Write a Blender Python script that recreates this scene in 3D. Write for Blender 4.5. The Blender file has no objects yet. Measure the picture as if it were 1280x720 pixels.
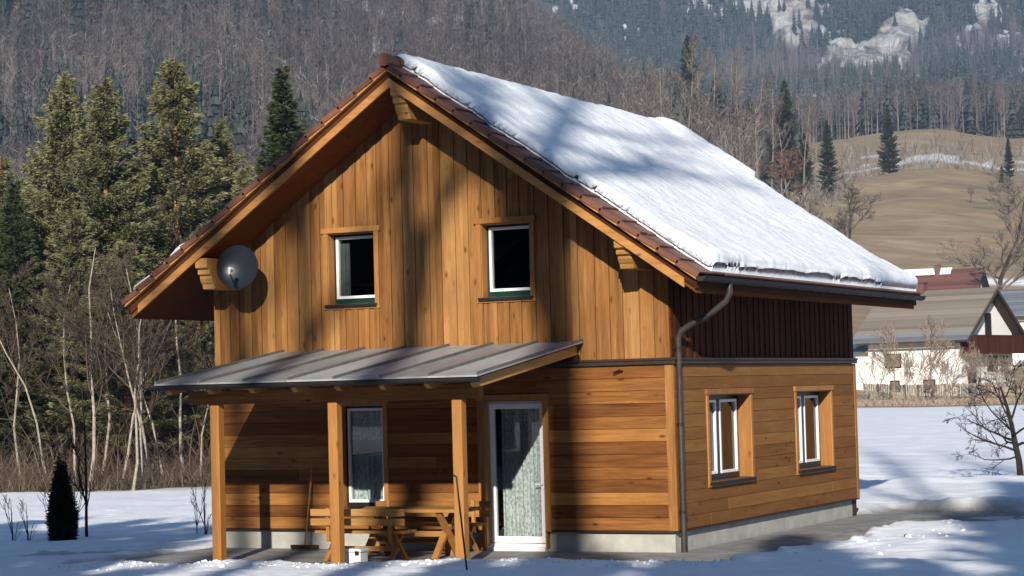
import bpy, math, random
import numpy as np
from mathutils import Vector, Matrix
random.seed(7); rng = np.random.default_rng(7)
scene = bpy.context.scene
col = scene.collection
PI = math.pi

# ------------------------------------------------------------------ camera
F_PX, CAM = 2739.96, np.array([12.4669, -30.4018, 2.492])
YAW, PITCH, ROLL = 0.461, 0.0461, -0.0258
W, D = 8.16, 8.86
fw = np.array([-math.sin(YAW)*math.cos(PITCH), math.cos(YAW)*math.cos(PITCH), math.sin(PITCH)])
rr = np.array([math.cos(YAW), math.sin(YAW), 0.0]); uu = np.cross(rr, fw)
r2 = rr*math.cos(ROLL) + uu*math.sin(ROLL); u2 = -rr*math.sin(ROLL) + uu*math.cos(ROLL)
FH = np.array([-math.sin(YAW), math.cos(YAW), 0.0])
cd = bpy.data.cameras.new('camera'); cam = bpy.data.objects.new('camera', cd); col.objects.link(cam)
cam.matrix_world = Matrix(((r2[0], u2[0], -fw[0], CAM[0]), (r2[1], u2[1], -fw[1], CAM[1]), (r2[2], u2[2], -fw[2], CAM[2]), (0, 0, 0, 1)))
cd.sensor_width = 36; cd.lens = F_PX/1280*36; cd.clip_start = 0.1; cd.clip_end = 6000
scene.camera = cam

def ray(u, v): return fw + r2*(u-640)/F_PX - u2*(v-360)/F_PX
def onplane(u, v, ax, val):
    d = ray(u, v); return CAM + d*((val-CAM[ax])/d[ax])
def polar(u, d):            # ground position (x, y) seen in column u at depth d
    d0 = ray(u, 480); t = d/(d0 @ FH); p = CAM + d0*t; return p[0], p[1]
def height_of(u, v, d):     # z of what is seen at (u, v) at depth d
    d0 = ray(u, v); return (CAM + d0*(d/(d0 @ FH)))[2]

# ------------------------------------------------------------------ noise
_perm = rng.random((256, 256))
def vnoise(x, y):
    xi = np.floor(x).astype(int); yi = np.floor(y).astype(int); fx = x-xi; fy = y-yi
    fx = fx*fx*(3-2*fx); fy = fy*fy*(3-2*fy)
    a = _perm[xi & 255, yi & 255]; b = _perm[(xi+1) & 255, yi & 255]
    c = _perm[xi & 255, (yi+1) & 255]; d = _perm[(xi+1) & 255, (yi+1) & 255]
    return (a*(1-fx)+b*fx)*(1-fy) + (c*(1-fx)+d*fx)*fy
def fbm(x, y, s, o=4):
    r = 0; a = 0.5; f = 1/s
    for i in range(o):
        r = r + a*(vnoise(x*f+17.3*i, y*f+5.1*i)-0.5); a *= 0.5; f *= 2.03
    return r
def sst(a, b, x):
    t = np.clip((x-a)/(b-a), 0, 1); return t*t*(3-2*t)

# ------------------------------------------------------------------ terrain
TH = [-.30, -.12, 0.0, .022, .075, .10, .135, .19, .234, .30]
A_ = ([0, 45, 60, 85, 130, 250, 400, 600, 800, 1050, 1300], [0, -.3, -.7, -.95, -1, 4, 35, 100, 180, 290, 380])
TAB = [A_, ([0, 40, 60, 85, 130, 250, 400, 600, 800, 1050, 1300], [0, -.1, -.6, -.9, -.8, 4, 33, 95, 172, 275, 360]),
  ([0, 40, 60, 130, 250, 400, 600, 800, 950, 1300], [0, 0, -.3, 0, 6, 30, 85, 150, 188, 120]),
  ([0, 40, 60, 130, 250, 400, 600, 850, 1100, 1300], [0, 0, -.2, 0, 8, 31, 78, 131, 90, 80]),
  ([0, 40, 60, 150, 250, 350, 480, 650, 720, 1000, 1300], [0, 0, 0, 1.5, 11, 27, 51, 78, 84, 70, 80]),
  ([0, 40, 60, 150, 250, 350, 450, 520, 700, 1000, 1300], [0, 0, 0, 1.3, 11, 27, 42, 49, 54, 75, 90]),
  ([0, 40, 60, 145, 200, 300, 400, 480, 560, 700, 850, 1000, 1300], [0, 0, .1, .9, 3.5, 14, 31, 45.5, 52, 78, 92, 99, 115]),
  ([0, 40, 60, 145, 170, 230, 300, 330, 420, 520, 545, 600, 700, 800, 1000, 1300], [0, 0, .1, .8, 1.2, 5, 12, 18, 36, 52.5, 51, 63.5, 81, 95, 110, 140]),
  ([0, 40, 60, 145, 170, 230, 300, 330, 420, 520, 545, 600, 700, 800, 1000, 1300], [0, 0, .1, .8, 1.2, 5, 12, 18, 35, 50.5, 49, 61, 78, 92, 110, 140]),
  ([0, 40, 60, 145, 170, 230, 300, 330, 420, 520, 545, 600, 700, 800, 1000, 1300], [0, 0, .1, .8, 1.2, 5, 12, 18, 34, 49, 48, 60, 77, 92, 110, 140])]
def base_height(th, d):
    th = np.asarray(th, float); d = np.asarray(d, float)
    cols = np.array([np.interp(d, t[0], t[1]) for t in TAB])
    thc = np.clip(th, TH[0], TH[-1]); k = np.clip(np.searchsorted(TH, thc)-1, 0, len(TH)-2)
    t0 = np.array(TH)[k]; t1 = np.array(TH)[k+1]; f = (thc-t0)/(t1-t0); f = f*f*(3-2*f)
    idx = np.arange(d.size).reshape(d.shape)
    flat = cols.reshape(len(TAB), -1)
    z = flat[k.ravel(), idx.ravel()]*(1-f.ravel()) + flat[(k+1).ravel(), idx.ravel()]*f.ravel()
    return z.reshape(d.shape)
def td(x, y):
    dx = x-CAM[0]; dy = y-CAM[1]
    a = dx*rr[0]+dy*rr[1]; d = dx*FH[0]+dy*FH[1]
    return a, d
def patio_mask(x, y):       # cleared paving round the house: 1 inside
    n = fbm(x, y, 1.3, 4)*1.1
    def rect(x0, x1, y0, y1, s):
        return np.minimum(np.minimum(sst(x0-s, x0+s, x+n), sst(-x1-s, -x1+s, -x+n)), np.minimum(sst(y0-s, y0+s, y+n*.5), sst(-y1-s, -y1+s, -y+n)))
    m = rect(-8.55, 1.95, -3.45, 9.4, .16)
    m = np.maximum(m, rect(0, 3.4, 6.3, 11.0, .35))
    m = np.maximum(m, rect(-11.2, -8, -1.5, -.7, .2)*.6)
    return m
def ground_z(x, y):
    x = np.asarray(x, float); y = np.asarray(y, float)
    a, d = td(x, y); r = np.hypot(a, d)
    front = d > 1
    th = np.where(front, a/np.maximum(d, 1), np.sign(a)*.3)
    z = base_height(th, np.where(front, np.hypot(a, d)*np.cos(np.arctan(np.clip(th, -.3, .3))), 0.0))
    z = np.where(front, z*sst(0, 20, d), 0)
    m = patio_mask(x, y)
    near = 1-sst(90, 160, r)
    bump = fbm(x, y, 7, 3)*.22 + fbm(x*.6, y*1.6, 1.7, 4)*.10 + fbm(x, y, .9, 3)*.07 + fbm(x, y, .35, 3)*.05 + fbm(x, y, .16, 2)*.03
    z = z + near*(1-m)*(bump+.05+.12*sst(0, -3, y))
    # heaped bank along the cleared edge
    edge = np.clip(4*m*(1-m), 0, 1)
    z = z + edge*(.07+np.maximum(fbm(x, y, .5, 3), 0)*.30+np.maximum(fbm(x, y, .13, 2), 0)*.14)
    # rise behind the camera-side snow and the dug heaps right of the house
    for hx, hy, rx, hh in HEAPS:
        q = ((x-hx)**2+(y-hy)**2)/rx**2
        z = z + hh*np.exp(-q*1.4)*(1+.6*fbm(x, y, .8, 3))
    z = z + fbm(x, y, 60, 4)*sst(180, 400, r)*(14-10*(th > .13)) + fbm(x, y, 12, 3)*sst(150, 300, r)*1.5
    # crowned ridge that carries the photographer
    z = z*(1-m) + m*(-.035 + fbm(x, y, .8, 3)*.012)
    return z
HEAPS = []
for u, v, rx, hh in [(1195, 640, 1.0, .20), (1245, 636, 1.4, .18), (1120, 610, 1.2, .08), (1180, 607, 1.4, .10), (1260, 606, 1.4, .10), (1225, 690, 1.8, .16), (1040, 668, .9, .12), (935, 690, .8, .10), (90, 612, 2, .1), (470, 703, 1.0, .07), (330, 705, 1.2, .06), (1090, 655, .8, .12), (560, 706, .8, .03)]:
    p = onplane(u, v, 2, 0.0); HEAPS.append((p[0], p[1], rx, hh))
gz = lambda x, y: float(ground_z(np.array([x]), np.array([y]))[0])

# ------------------------------------------------------------------ materials
def newmat(name):
    m = bpy.data.materials.new(name); m.use_nodes = True
    nt = m.node_tree; b = nt.nodes['Principled BSDF']; return m, nt, b
def N(nt, t, **kw):
    n = nt.nodes.new(t)
    for k, v in kw.items():
        if k in n.inputs: n.inputs[k].default_value = v
        else: setattr(n, k, v)
    return n
def ramp(nt, fac, stops):
    r = nt.nodes.new('ShaderNodeValToRGB'); e = r.color_ramp.elements
    while len(e) < len(stops): e.new(.5)
    for i, (p, c) in enumerate(stops): e[i].position = p; e[i].color = (*c, 1)
    nt.links.new(fac, r.inputs[0]); return r.outputs[0]
def mixc(nt, fac, a, b, mode='MIX'):
    m = nt.nodes.new('ShaderNodeMix'); m.data_type = 'RGBA'; m.blend_type = mode
    for s, v in ((0, fac), (6, a), (7, b)):
        if hasattr(v, 'links'): nt.links.new(v, m.inputs[s])
        else: m.inputs[s].default_value = v if s == 0 else (*v, 1)
    return m.outputs[2]
def mathn(nt, op, a, b=0.0, c=None):
    m = nt.nodes.new('ShaderNodeMath'); m.operation = op
    for i, v in enumerate((a, b, c)):
        if v is None: continue
        if hasattr(v, 'links'): nt.links.new(v, m.inputs[i])
        else: m.inputs[i].default_value = v
    return m.outputs[0]
def bump(nt, h, bsdf, strength=.3, dist=.02):
    b = N(nt, 'ShaderNodeBump'); b.inputs['Strength'].default_value = strength; b.inputs['Distance'].default_value = dist
    nt.links.new(h, b.inputs['Height']); nt.links.new(b.outputs[0], bsdf.inputs['Normal'])
def attr(nt, name):
    a = N(nt, 'ShaderNodeAttribute'); a.attribute_name = name; return a
def coords(nt, scale, rnd=None):
    tc = N(nt, 'ShaderNodeTexCoord'); mp = N(nt, 'ShaderNodeMapping'); mp.inputs['Scale'].default_value = scale
    nt.links.new(tc.outputs['Object'], mp.inputs[0])
    if rnd is not None:
        vs = N(nt, 'ShaderNodeVectorMath'); vs.operation = 'SCALE'; vs.inputs[0].default_value = (37, 53, 71); nt.links.new(rnd, vs.inputs['Scale'])
        va = N(nt, 'ShaderNodeVectorMath'); nt.links.new(mp.outputs[0], va.inputs[0]); nt.links.new(vs.outputs[0], va.inputs[1]); return va.outputs[0]
    return mp.outputs[0]
def noise(nt, vec, scale, detail=3, rough=.55, dist=0):
    n = N(nt, 'ShaderNodeTexNoise'); n.inputs['Scale'].default_value = scale; n.inputs['Detail'].default_value = detail
    n.inputs['Roughness'].default_value = rough; n.inputs['Distortion'].default_value = dist
    if vec is not None: nt.links.new(vec, n.inputs['Vector'])
    return n.outputs[0]

def wood(name, dark, mid, light, axis, rough=.55, weather=None, rv=.32, spec=.3):
    m, nt, b = newmat(name)
    rnd = attr(nt, 'rnd').outputs['Fac']
    def st(across, along):
        s = [across]*3; s[axis] = along; return s
    g0 = noise(nt, coords(nt, st(5, .35), rnd), 2.0, 3, .55, .6)
    g1 = noise(nt, coords(nt, st(9, .55), rnd), 2.4, 6, .68, 1.2)
    g2 = noise(nt, coords(nt, st(46, 1.2), rnd), 2.0, 4, .7)
    f = mathn(nt, 'ADD', mathn(nt, 'MULTIPLY', g0, .40), mathn(nt, 'ADD', mathn(nt, 'MULTIPLY', g1, .40), mathn(nt, 'MULTIPLY', g2, .30)))
    f = mathn(nt, 'ADD', f, mathn(nt, 'MULTIPLY', mathn(nt, 'SUBTRACT', rnd, .5), rv))
    c = ramp(nt, f, [(.30, dark), (.52, mid), (.74, light)])
    v = N(nt, 'ShaderNodeTexVoronoi'); v.inputs['Scale'].default_value = 1.0; nt.links.new(coords(nt, st(5.0, 2.1), rnd), v.inputs['Vector'])
    kr = ramp(nt, v.outputs['Distance'], [(.06, (1, 1, 1)), (.10, (.45, .45, .45)), (.17, (0, 0, 0))])
    c = mixc(nt, mathn(nt, 'MULTIPLY', kr, .8), c, tuple(x*.42 for x in dark))
    w = noise(nt, coords(nt, (1, 1, 1)), .6, 5, .65)
    wf = ramp(nt, w, [(.42, (0, 0, 0)), (.66, (1, 1, 1))])
    c = mixc(nt, mathn(nt, 'MULTIPLY', wf, .45), c, weather or tuple(x*.75 for x in mid))
    nt.links.new(c, b.inputs['Base Color']); b.inputs['Roughness'].default_value = rough
    b.inputs['Specular IOR Level'].default_value = spec
    bump(nt, mathn(nt, 'ADD', g1, mathn(nt, 'MULTIPLY', g2, .8)), b, .35, .008); return m

def plain(name, c, rough=.6, metal=0, var=.25, scale=6, spec=.4, bmp=.15):
    m, nt, b = newmat(name)
    n = noise(nt, coords(nt, (1, 1, 1)), scale, 5, .65)
    cc = ramp(nt, n, [(.3, tuple(x*(1-var) for x in c)), (.7, tuple(min(1, x*(1+var)) for x in c))])
    nt.links.new(cc, b.inputs['Base Color']); b.inputs['Roughness'].default_value = rough; b.inputs['Metallic'].default_value = metal
    b.inputs['Specular IOR Level'].default_value = spec
    if bmp: bump(nt, n, b, bmp, .01)
    return m
M = {}
M['wood_v'] = wood('larch_vertical', (.10, .038, .011), (.28, .122, .035), (.46, .24, .082), 2, rv=.24, rough=.7, spec=.14)
M['wood_hx'] = wood('larch_horizontal', (.072, .025, .007), (.205, .077, .020), (.39, .175, .048), 0, weather=(.15, .052, .014), rv=.32, rough=.7, spec=.14)
M['wood_hy'] = wood('larch_horizontal_side', (.105, .044, .013), (.215, .094, .027), (.31, .148, .046), 1, weather=(.20, .082, .022), rv=.20, rough=.7, spec=.12)
M['trim_x'] = wood('trim_timber', (.16, .062, .016), (.32, .15, .042), (.44, .23, .075), 0, rough=.7, spec=.12)
M['trim_y'] = wood('trim_timber_long', (.25, .10, .025), (.46, .22, .06), (.60, .32, .10), 1)
M['trim_z'] = wood('trim_timber_post', (.19, .07, .016), (.36, .155, .038), (.48, .23, .066), 2)
M['barge'] = wood('barge_timber', (.22, .085, .02), (.40, .175, .045), (.55, .28, .08), 0)
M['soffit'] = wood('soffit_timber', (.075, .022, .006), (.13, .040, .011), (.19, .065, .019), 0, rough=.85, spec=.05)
M['dark_wood'] = wood('dark_and_shaded_timber', (.030, .009, .004), (.060, .019, .008), (.09, .031, .013), 1, rough=.8, spec=.1)  # plain dark timber; on the upper side wall it carries painted eave shade
M['core'] = plain('wall_core', (.05, .03, .02), .9)
M['belly'] = plain('belly_band', (.035, .02, .013), .5)
M['concrete'] = plain('plinth_concrete', (.40, .385, .34), .9, var=.18, scale=3)
M['paving'] = plain('paving_concrete', (.24, .235, .225), .75, var=.35, scale=2.0)
M['white_pvc'] = plain('white_frame_paint', (.80, .80, .80), .35, var=.03, bmp=0)
M['green_frame'] = plain('dark_green_paint', (.008, .035, .026), .35, var=.15, bmp=0)
M['dark_frame'] = plain('dark_window_paint', (.012, .012, .014), .4, bmp=0)
M['gutter'] = plain('gutter_metal', (.014, .012, .012), .6, .0, var=.3)
M['pipe'] = plain('downpipe_metal', (.06, .048, .042), .42, .3, var=.3)
def tin_mat():
    m, nt, b = newmat('standing_seam_tin')
    rnd = attr(nt, 'rnd').outputs['Fac']
    n1 = noise(nt, coords(nt, (2.4, .5, .5), rnd), 1.3, 5, .6); n2 = noise(nt, coords(nt, (1, 1, 1)), 6, 4, .6)
    f = mathn(nt, 'ADD', mathn(nt, 'ADD', mathn(nt, 'MULTIPLY', n1, .45), mathn(nt, 'MULTIPLY', n2, .3)), mathn(nt, 'MULTIPLY', rnd, .22))
    c = ramp(nt, f, [(.36, (.23, .225, .215)), (.5, (.34, .34, .335)), (.66, (.45, .45, .445))]); nt.links.new(c, b.inputs['Base Color'])
    b.inputs['Roughness'].default_value = .5; b.inputs['Metallic'].default_value = .15; return m
M['tin_seam'] = plain('seam_tin', (.15, .145, .135), .5, .15)
M['tin'] = tin_mat()
M['dish'] = plain('dish_coating', (.022, .026, .031), .30, .0, var=.08, scale=3, bmp=0)
M['white_plastic'] = plain('white_plastic', (.75, .75, .73), .4, var=.05, bmp=0)
M['black'] = plain('black_coating', (.012, .012, .013), .5, bmp=0)
M['bark_dark'] = plain('bark_dark', (.055, .042, .032), .9, var=.4, scale=9, spec=.2)
M['bark_shade'] = plain('bark_shaded', (.03, .022, .018), .9, var=.4, scale=9, spec=.2)  # darker bark copy, shade of saplings and fruit tree put into its colour
M['bark_pale'] = plain('bark_pale', (.30, .26, .205), .9, var=.4, scale=5, spec=.2)
M['fence_wood'] = plain('fence_wood', (.30, .25, .19), .9, var=.3)
M['bark_grey'] = plain('bark_grey', (.20, .175, .15), .9, var=.4, scale=5, spec=.2)
M['bark_pine'] = plain('bark_pine', (.30, .14, .065), .9, var=.4, scale=5, spec=.2)
M['render_white'] = plain('house_render', (.84, .82, .76), .9, var=.08, scale=.8)
M['terracotta'] = plain('pot_clay', (.30, .12, .06), .8)
def glass_mat():
    m = bpy.data.materials.new('window_glass'); m.use_nodes = True; nt = m.node_tree; nt.nodes.clear()
    o = N(nt, 'ShaderNodeOutputMaterial'); t = N(nt, 'ShaderNodeBsdfTransparent'); t.inputs[0].default_value = (.86, .90, .90, 1)
    g = N(nt, 'ShaderNodeBsdfGlossy'); g.inputs['Roughness'].default_value = .015; g.inputs['Color'].default_value = (.9, .9, .9, 1)
    f = N(nt, 'ShaderNodeFresnel'); f.inputs['IOR'].default_value = 1.5
    x = N(nt, 'ShaderNodeMixShader'); nt.links.new(f.outputs[0], x.inputs[0]); nt.links.new(t.outputs[0], x.inputs[1]); nt.links.new(g.outputs[0], x.inputs[2])
    nt.links.new(x.outputs[0], o.inputs[0]); return m
M['glass'] = glass_mat()
def lace_mat():
    m, nt, b = newmat('lace_curtain')
    v = N(nt, 'ShaderNodeTexVoronoi'); v.inputs['Scale'].default_value = 1; nt.links.new(coords(nt, (26, 26, 18)), v.inputs['Vector'])
    n = noise(nt, coords(nt, (3, 3, 1)), 4, 4)
    f = mathn(nt, 'ADD', mathn(nt, 'MULTIPLY', v.outputs['Distance'], .8), mathn(nt, 'MULTIPLY', n, .5))
    c = ramp(nt, f, [(.25, (.24, .24, .225)), (.5, (.50, .50, .47)), (.85, (.76, .76, .73))])
    nt.links.new(c, b.inputs['Base Color']); b.inputs['Roughness'].default_value = .9; return m
M['lace'] = lace_mat(); M['grey_cloth'] = plain('grey_cloth', (.13, .14, .14), .9)
def tile_mat(name, c0, c1):
    m, nt, b = newmat(name); rnd = attr(nt, 'rnd').outputs['Fac']
    n = noise(nt, coords(nt, (1, 1, 1)), 7, 4)
    c = ramp(nt, mathn(nt, 'ADD', mathn(nt, 'MULTIPLY', rnd, .6), mathn(nt, 'MULTIPLY', n, .4)), [(.2, c0), (.8, c1)])
    nt.links.new(c, b.inputs['Base Color']); b.inputs['Roughness'].default_value = .55; bump(nt, n, b, .2, .01); return m
M['tile'] = tile_mat('clay_tile', (.08, .028, .017), (.19, .07, .040))
M['tile_brown'] = tile_mat('weathered_tile', (.15, .125, .097), (.25, .21, .165))
M['tile_red'] = tile_mat('red_tile', (.10, .042, .035), (.165, .07, .058))
M['tile_grey'] = tile_mat('grey_tile', (.13, .135, .15), (.20, .21, .23))
def snow_mat(name, granular=.5):
    m, nt, b = newmat(name)
    n1 = noise(nt, coords(nt, (1, 1, 1)), 2.2, 4, .6); n2 = noise(nt, coords(nt, (1, 1, 1)), 16, 5, .7); n3 = noise(nt, coords(nt, (1, 1, 1)), 70, 3, .6)
    c = ramp(nt, n1, [(.3, (.80, .82, .85)), (.7, (.88, .89, .90))])
    nt.links.new(c, b.inputs['Base Color']); b.inputs['Roughness'].default_value = .6; b.inputs['Specular IOR Level'].default_value = .3
    h = mathn(nt, 'ADD', mathn(nt, 'MULTIPLY', n1, .6), mathn(nt, 'ADD', mathn(nt, 'MULTIPLY', n2, .35), mathn(nt, 'MULTIPLY', n3, .12)))
    bump(nt, h, b, granular, .12); return m
M['snow'] = snow_mat('snow_old', .55)
def needle_mat(name, c0, c1):
    m, nt, b = newmat(name); rnd = attr(nt, 'rnd').outputs['Fac']
    oi = N(nt, 'ShaderNodeObjectInfo')
    f = mathn(nt, 'ADD', mathn(nt, 'MULTIPLY', rnd, .75), mathn(nt, 'MULTIPLY', oi.outputs['Random'], .25))
    c = ramp(nt, f, [(.1, c0), (.9, c1)]); nt.links.new(c, b.inputs['Base Color'])
    b.inputs['Roughness'].default_value = .6; b.inputs['Specular IOR Level'].default_value = .25
    # thin needles let some light through
    tr = N(nt, 'ShaderNodeBsdfTranslucent'); nt.links.new(c, tr.inputs[0]); mx = N(nt, 'ShaderNodeMixShader'); mx.inputs[0].default_value = .25
    out = nt.nodes['Material Output']; nt.links.new(b.outputs[0], mx.inputs[1]); nt.links.new(tr.outputs[0], mx.inputs[2]); nt.links.new(mx.outputs[0], out.inputs[0]); return m
M['needle'] = needle_mat('pine_needles', (.066, .074, .035), (.285, .268, .132))
M['needle_dark'] = needle_mat('spruce_needles', (.028, .042, .020), (.095, .11, .05))
M['thuja'] = needle_mat('thuja_scales', (.010, .013, .008), (.022, .026, .014))
def rndcol(name, c0, c1, rough=.9):
    m, nt, b = newmat(name); rnd = attr(nt, 'rnd').outputs['Fac']
    c = ramp(nt, rnd, [(.0, c0), (1, c1)]); nt.links.new(c, b.inputs['Base Color']); b.inputs['Roughness'].default_value = rough; b.inputs['Specular IOR Level'].default_value = .15; return m
M['hill_trees'] = rndcol('bare_wood', (.050, .040, .037), (.31, .27, .245))
M['hill_conifers'] = rndcol('far_conifers', (.020, .027, .024), (.066, .074, .060))
M['brush'] = rndcol('dry_brush', (.028, .021, .016), (.15, .11, .075))
M['shrub_red'] = rndcol('shrub_twigs', (.17, .125, .095), (.42, .33, .25))
M['twig'] = rndcol('grey_twigs', (.10, .085, .07), (.24, .20, .165))
M['beech'] = rndcol('dry_leaves', (.10, .07, .055), (.22, .135, .09))
def ground_mat(name):
    m, nt, b = newmat(name)
    zc = attr(nt, 'zone').outputs['Color']; sp = N(nt, 'ShaderNodeSeparateColor'); nt.links.new(zc, sp.inputs[0])
    n1 = noise(nt, coords(nt, (1, 1, 1)), .9, 5, .6); n2 = noise(nt, coords(nt, (1, 1, 1)), 9, 5, .7); n3 = noise(nt, coords(nt, (1, 1, 1)), .05, 9, .72); n4 = noise(nt, coords(nt, (.35, 1, 1)), .25, 5, .65)
    snow = ramp(nt, n1, [(.3, (.78, .80, .835)), (.7, (.87, .88, .90))])
    wet = ramp(nt, mathn(nt, 'ADD', mathn(nt, 'MULTIPLY', n1, .5), mathn(nt, 'MULTIPLY', n2, .5)), [(.35, (.12, .115, .105)), (.5, (.24, .225, .20)), (.68, (.44, .43, .41))])
    grass = ramp(nt, mathn(nt, 'ADD', mathn(nt, 'MULTIPLY', n3, .6), mathn(nt, 'MULTIPLY', n4, .45)), [(.36, (.14, .125, .06)), (.45, (.225, .18, .095)), (.52, (.29, .20, .115)), (.60, (.33, .25, .15)), (.70, (.40, .33, .21))])
    litter = ramp(nt, mathn(nt, 'ADD', mathn(nt, 'MULTIPLY', n3, .5), mathn(nt, 'MULTIPLY', n4, .5)), [(.3, (.060, .046, .038)), (.5, (.13, .095, .075)), (.66, (.20, .15, .12))])
    c = mixc(nt, sp.outputs[0], litter, snow); c = mixc(nt, sp.outputs[1], c, grass); c = mixc(nt, sp.outputs[2], c, wet)
    nt.links.new(c, b.inputs['Base Color']); b.inputs['Roughness'].default_value = .7; b.inputs['Specular IOR Level'].default_value = .3
    h = mathn(nt, 'ADD', mathn(nt, 'MULTIPLY', n1, .7), mathn(nt, 'MULTIPLY', n2, .3)); bump(nt, h, b, .5, .10); return m
M['ground'] = ground_mat('ground_cover')
def mountain_mat():
    m, nt, b = newmat('mountain_cover')
    zc = attr(nt, 'zone').outputs['Color']; sp = N(nt, 'ShaderNodeSeparateColor'); nt.links.new(zc, sp.inputs[0])
    n1 = noise(nt, coords(nt, (1, 1, .35)), .055, 10, .75, .8); n2 = noise(nt, coords(nt, (1, 1, 1)), .012, 5, .6)
    litter = ramp(nt, n2, [(.3, (.045, .045, .045)), (.7, (.12, .105, .095))])
    rock = ramp(nt, n1, [(.36, (.07, .068, .064)), (.45, (.30, .285, .265)), (.54, (.58, .56, .52)), (.64, (.74, .72, .69))])
    c = mixc(nt, sp.outputs[1], litter, rock); c = mixc(nt, sp.outputs[0], c, (.80, .82, .86))
    nt.links.new(c, b.inputs['Base Color']); b.inputs['Roughness'].default_value = .9; bump(nt, n1, b, 1.0, 9); return m
M['mountain'] = mountain_mat()

# ------------------------------------------------------------------ mesh helpers
def tag(o, label=None, cat=None, group=None, kind=None):
    for k, v in (('label', label), ('category', cat), ('group', group), ('kind', kind)):
        if v: o[k] = v
    return o
def link(name, me, mat, parent=None):
    o = bpy.data.objects.new(name, me); col.objects.link(o)
    if mat is not None: me.materials.append(M[mat] if isinstance(mat, str) else mat)
    if parent is not None: o.parent = parent
    return o
def empty(name, loc=(0, 0, 0), rz=0):
    o = bpy.data.objects.new(name, None); col.objects.link(o); o.location = loc; o.rotation_euler = (0, 0, rz); o.empty_display_size = .3; return o
class MB:
    def __init__(s): s.v = []; s.f = []; s.r = []; s.smooth = False
    def poly(s, pts, faces, rnd=None):
        n = len(s.v); s.v += [tuple(p) for p in pts]; q = random.random() if rnd is None else rnd
        for f in faces: s.f.append(tuple(n+i for i in f)); s.r.append(q)
        return s
    def box(s, x0, x1, y0, y1, z0, z1, rnd=None):
        return s.poly([(x0, y0, z0), (x1, y0, z0), (x1, y1, z0), (x0, y1, z0), (x0, y0, z1), (x1, y0, z1), (x1, y1, z1), (x0, y1, z1)],
            [(3, 2, 1, 0), (4, 5, 6, 7), (0, 1, 5, 4), (1, 2, 6, 5), (2, 3, 7, 6), (3, 0, 4, 7)], rnd)
    def obox(s, c, ax, ay, az, hx, hy, hz, rnd=None):   # oriented box
        c = np.array(c, float); P = []
        for k in (-1, 1):
            for (i, j) in ((-1, -1), (1, -1), (1, 1), (-1, 1)): P.append(c+np.array(ax)*hx*i+np.array(ay)*hy*j+np.array(az)*hz*k)
        return s.poly(P, [(3, 2, 1, 0), (4, 5, 6, 7), (0, 1, 5, 4), (1, 2, 6, 5), (2, 3, 7, 6), (3, 0, 4, 7)], rnd)
    def beam(s, a, b, w, h, up=(0, 0, 1), rnd=None):
        a = np.array(a, float); b = np.array(b, float); d = b-a; L = np.linalg.norm(d); d = d/L
        sx = np.cross(d, up); sx /= np.linalg.norm(sx); sz = np.cross(sx, d)
        return s.obox((a+b)/2, d, sx, sz, L/2, w/2, h/2, rnd)
    def prism(s, prof, ax, p0, p1, rnd=None):   # prof in the two other axes, extruded along ax
        n = len(prof); o = [i for i in range(3) if i != ax]; P = []
        for q in (p0, p1):
            for a, b in prof:
                t = [0, 0, 0]; t[o[0]] = a; t[o[1]] = b; t[ax] = q; P.append(t)
        fs = [tuple(range(n)), tuple(range(2*n-1, n-1, -1))] + [(i, i+n, (i+1) % n+n, (i+1) % n) for i in range(n)]
        return s.poly(P, fs, rnd)
    def tube(s, pts, rad, n=10, cap=True, rnd=None):
        pts = [np.array(p, float) for p in pts]; rad = [rad]*len(pts) if np.isscalar(rad) else rad
        k0 = len(s.v); q = random.random() if rnd is None else rnd; pa = None
        for i, p in enumerate(pts):
            t = pts[min(i+1, len(pts)-1)]-pts[max(i-1, 0)]; t = t/np.linalg.norm(t)
            if pa is None:
                pa = np.cross(t, (0, 0, 1) if abs(t[2]) < .9 else (1, 0, 0))
            pa = pa-t*(pa@t); pa /= np.linalg.norm(pa); pb = np.cross(t, pa)
            for j in range(n):
                w = 2*PI*j/n; s.v.append(tuple(p+(pa*math.cos(w)+pb*math.sin(w))*rad[i]))
        for i in range(len(pts)-1):
            for j in range(n):
                s.f.append((k0+i*n+j, k0+i*n+(j+1) % n, k0+(i+1)*n+(j+1) % n, k0+(i+1)*n+j)); s.r.append(q)
        if cap:
            s.f.append(tuple(k0+j for j in range(n))[::-1]); s.r.append(q); e = k0+(len(pts)-1)*n
            s.f.append(tuple(e+j for j in range(n))); s.r.append(q)
        return s
    def build(s, name, mat, parent=None, bevel=0, smooth=False):
        me = bpy.data.meshes.new(name); me.from_pydata(s.v, [], s.f)
        a = me.attributes.new('rnd', 'FLOAT', 'FACE'); a.data.foreach_set('value', s.r)
        if smooth: me.polygons.foreach_set('use_smooth', [True]*len(me.polygons))
        import bmesh
        bm = bmesh.new(); bm.from_mesh(me); bmesh.ops.recalc_face_normals(bm, faces=bm.faces); bm.to_mesh(me); bm.free()
        o = link(name, me, mat, parent)
        if bevel:
            b = o.modifiers.new('bevel', 'BEVEL'); b.width = bevel; b.segments = 2; b.limit_method = 'ANGLE'
        if smooth:
            try: me.set_sharp_from_angle(angle=.7)
            except Exception: pass
        return o
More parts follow.
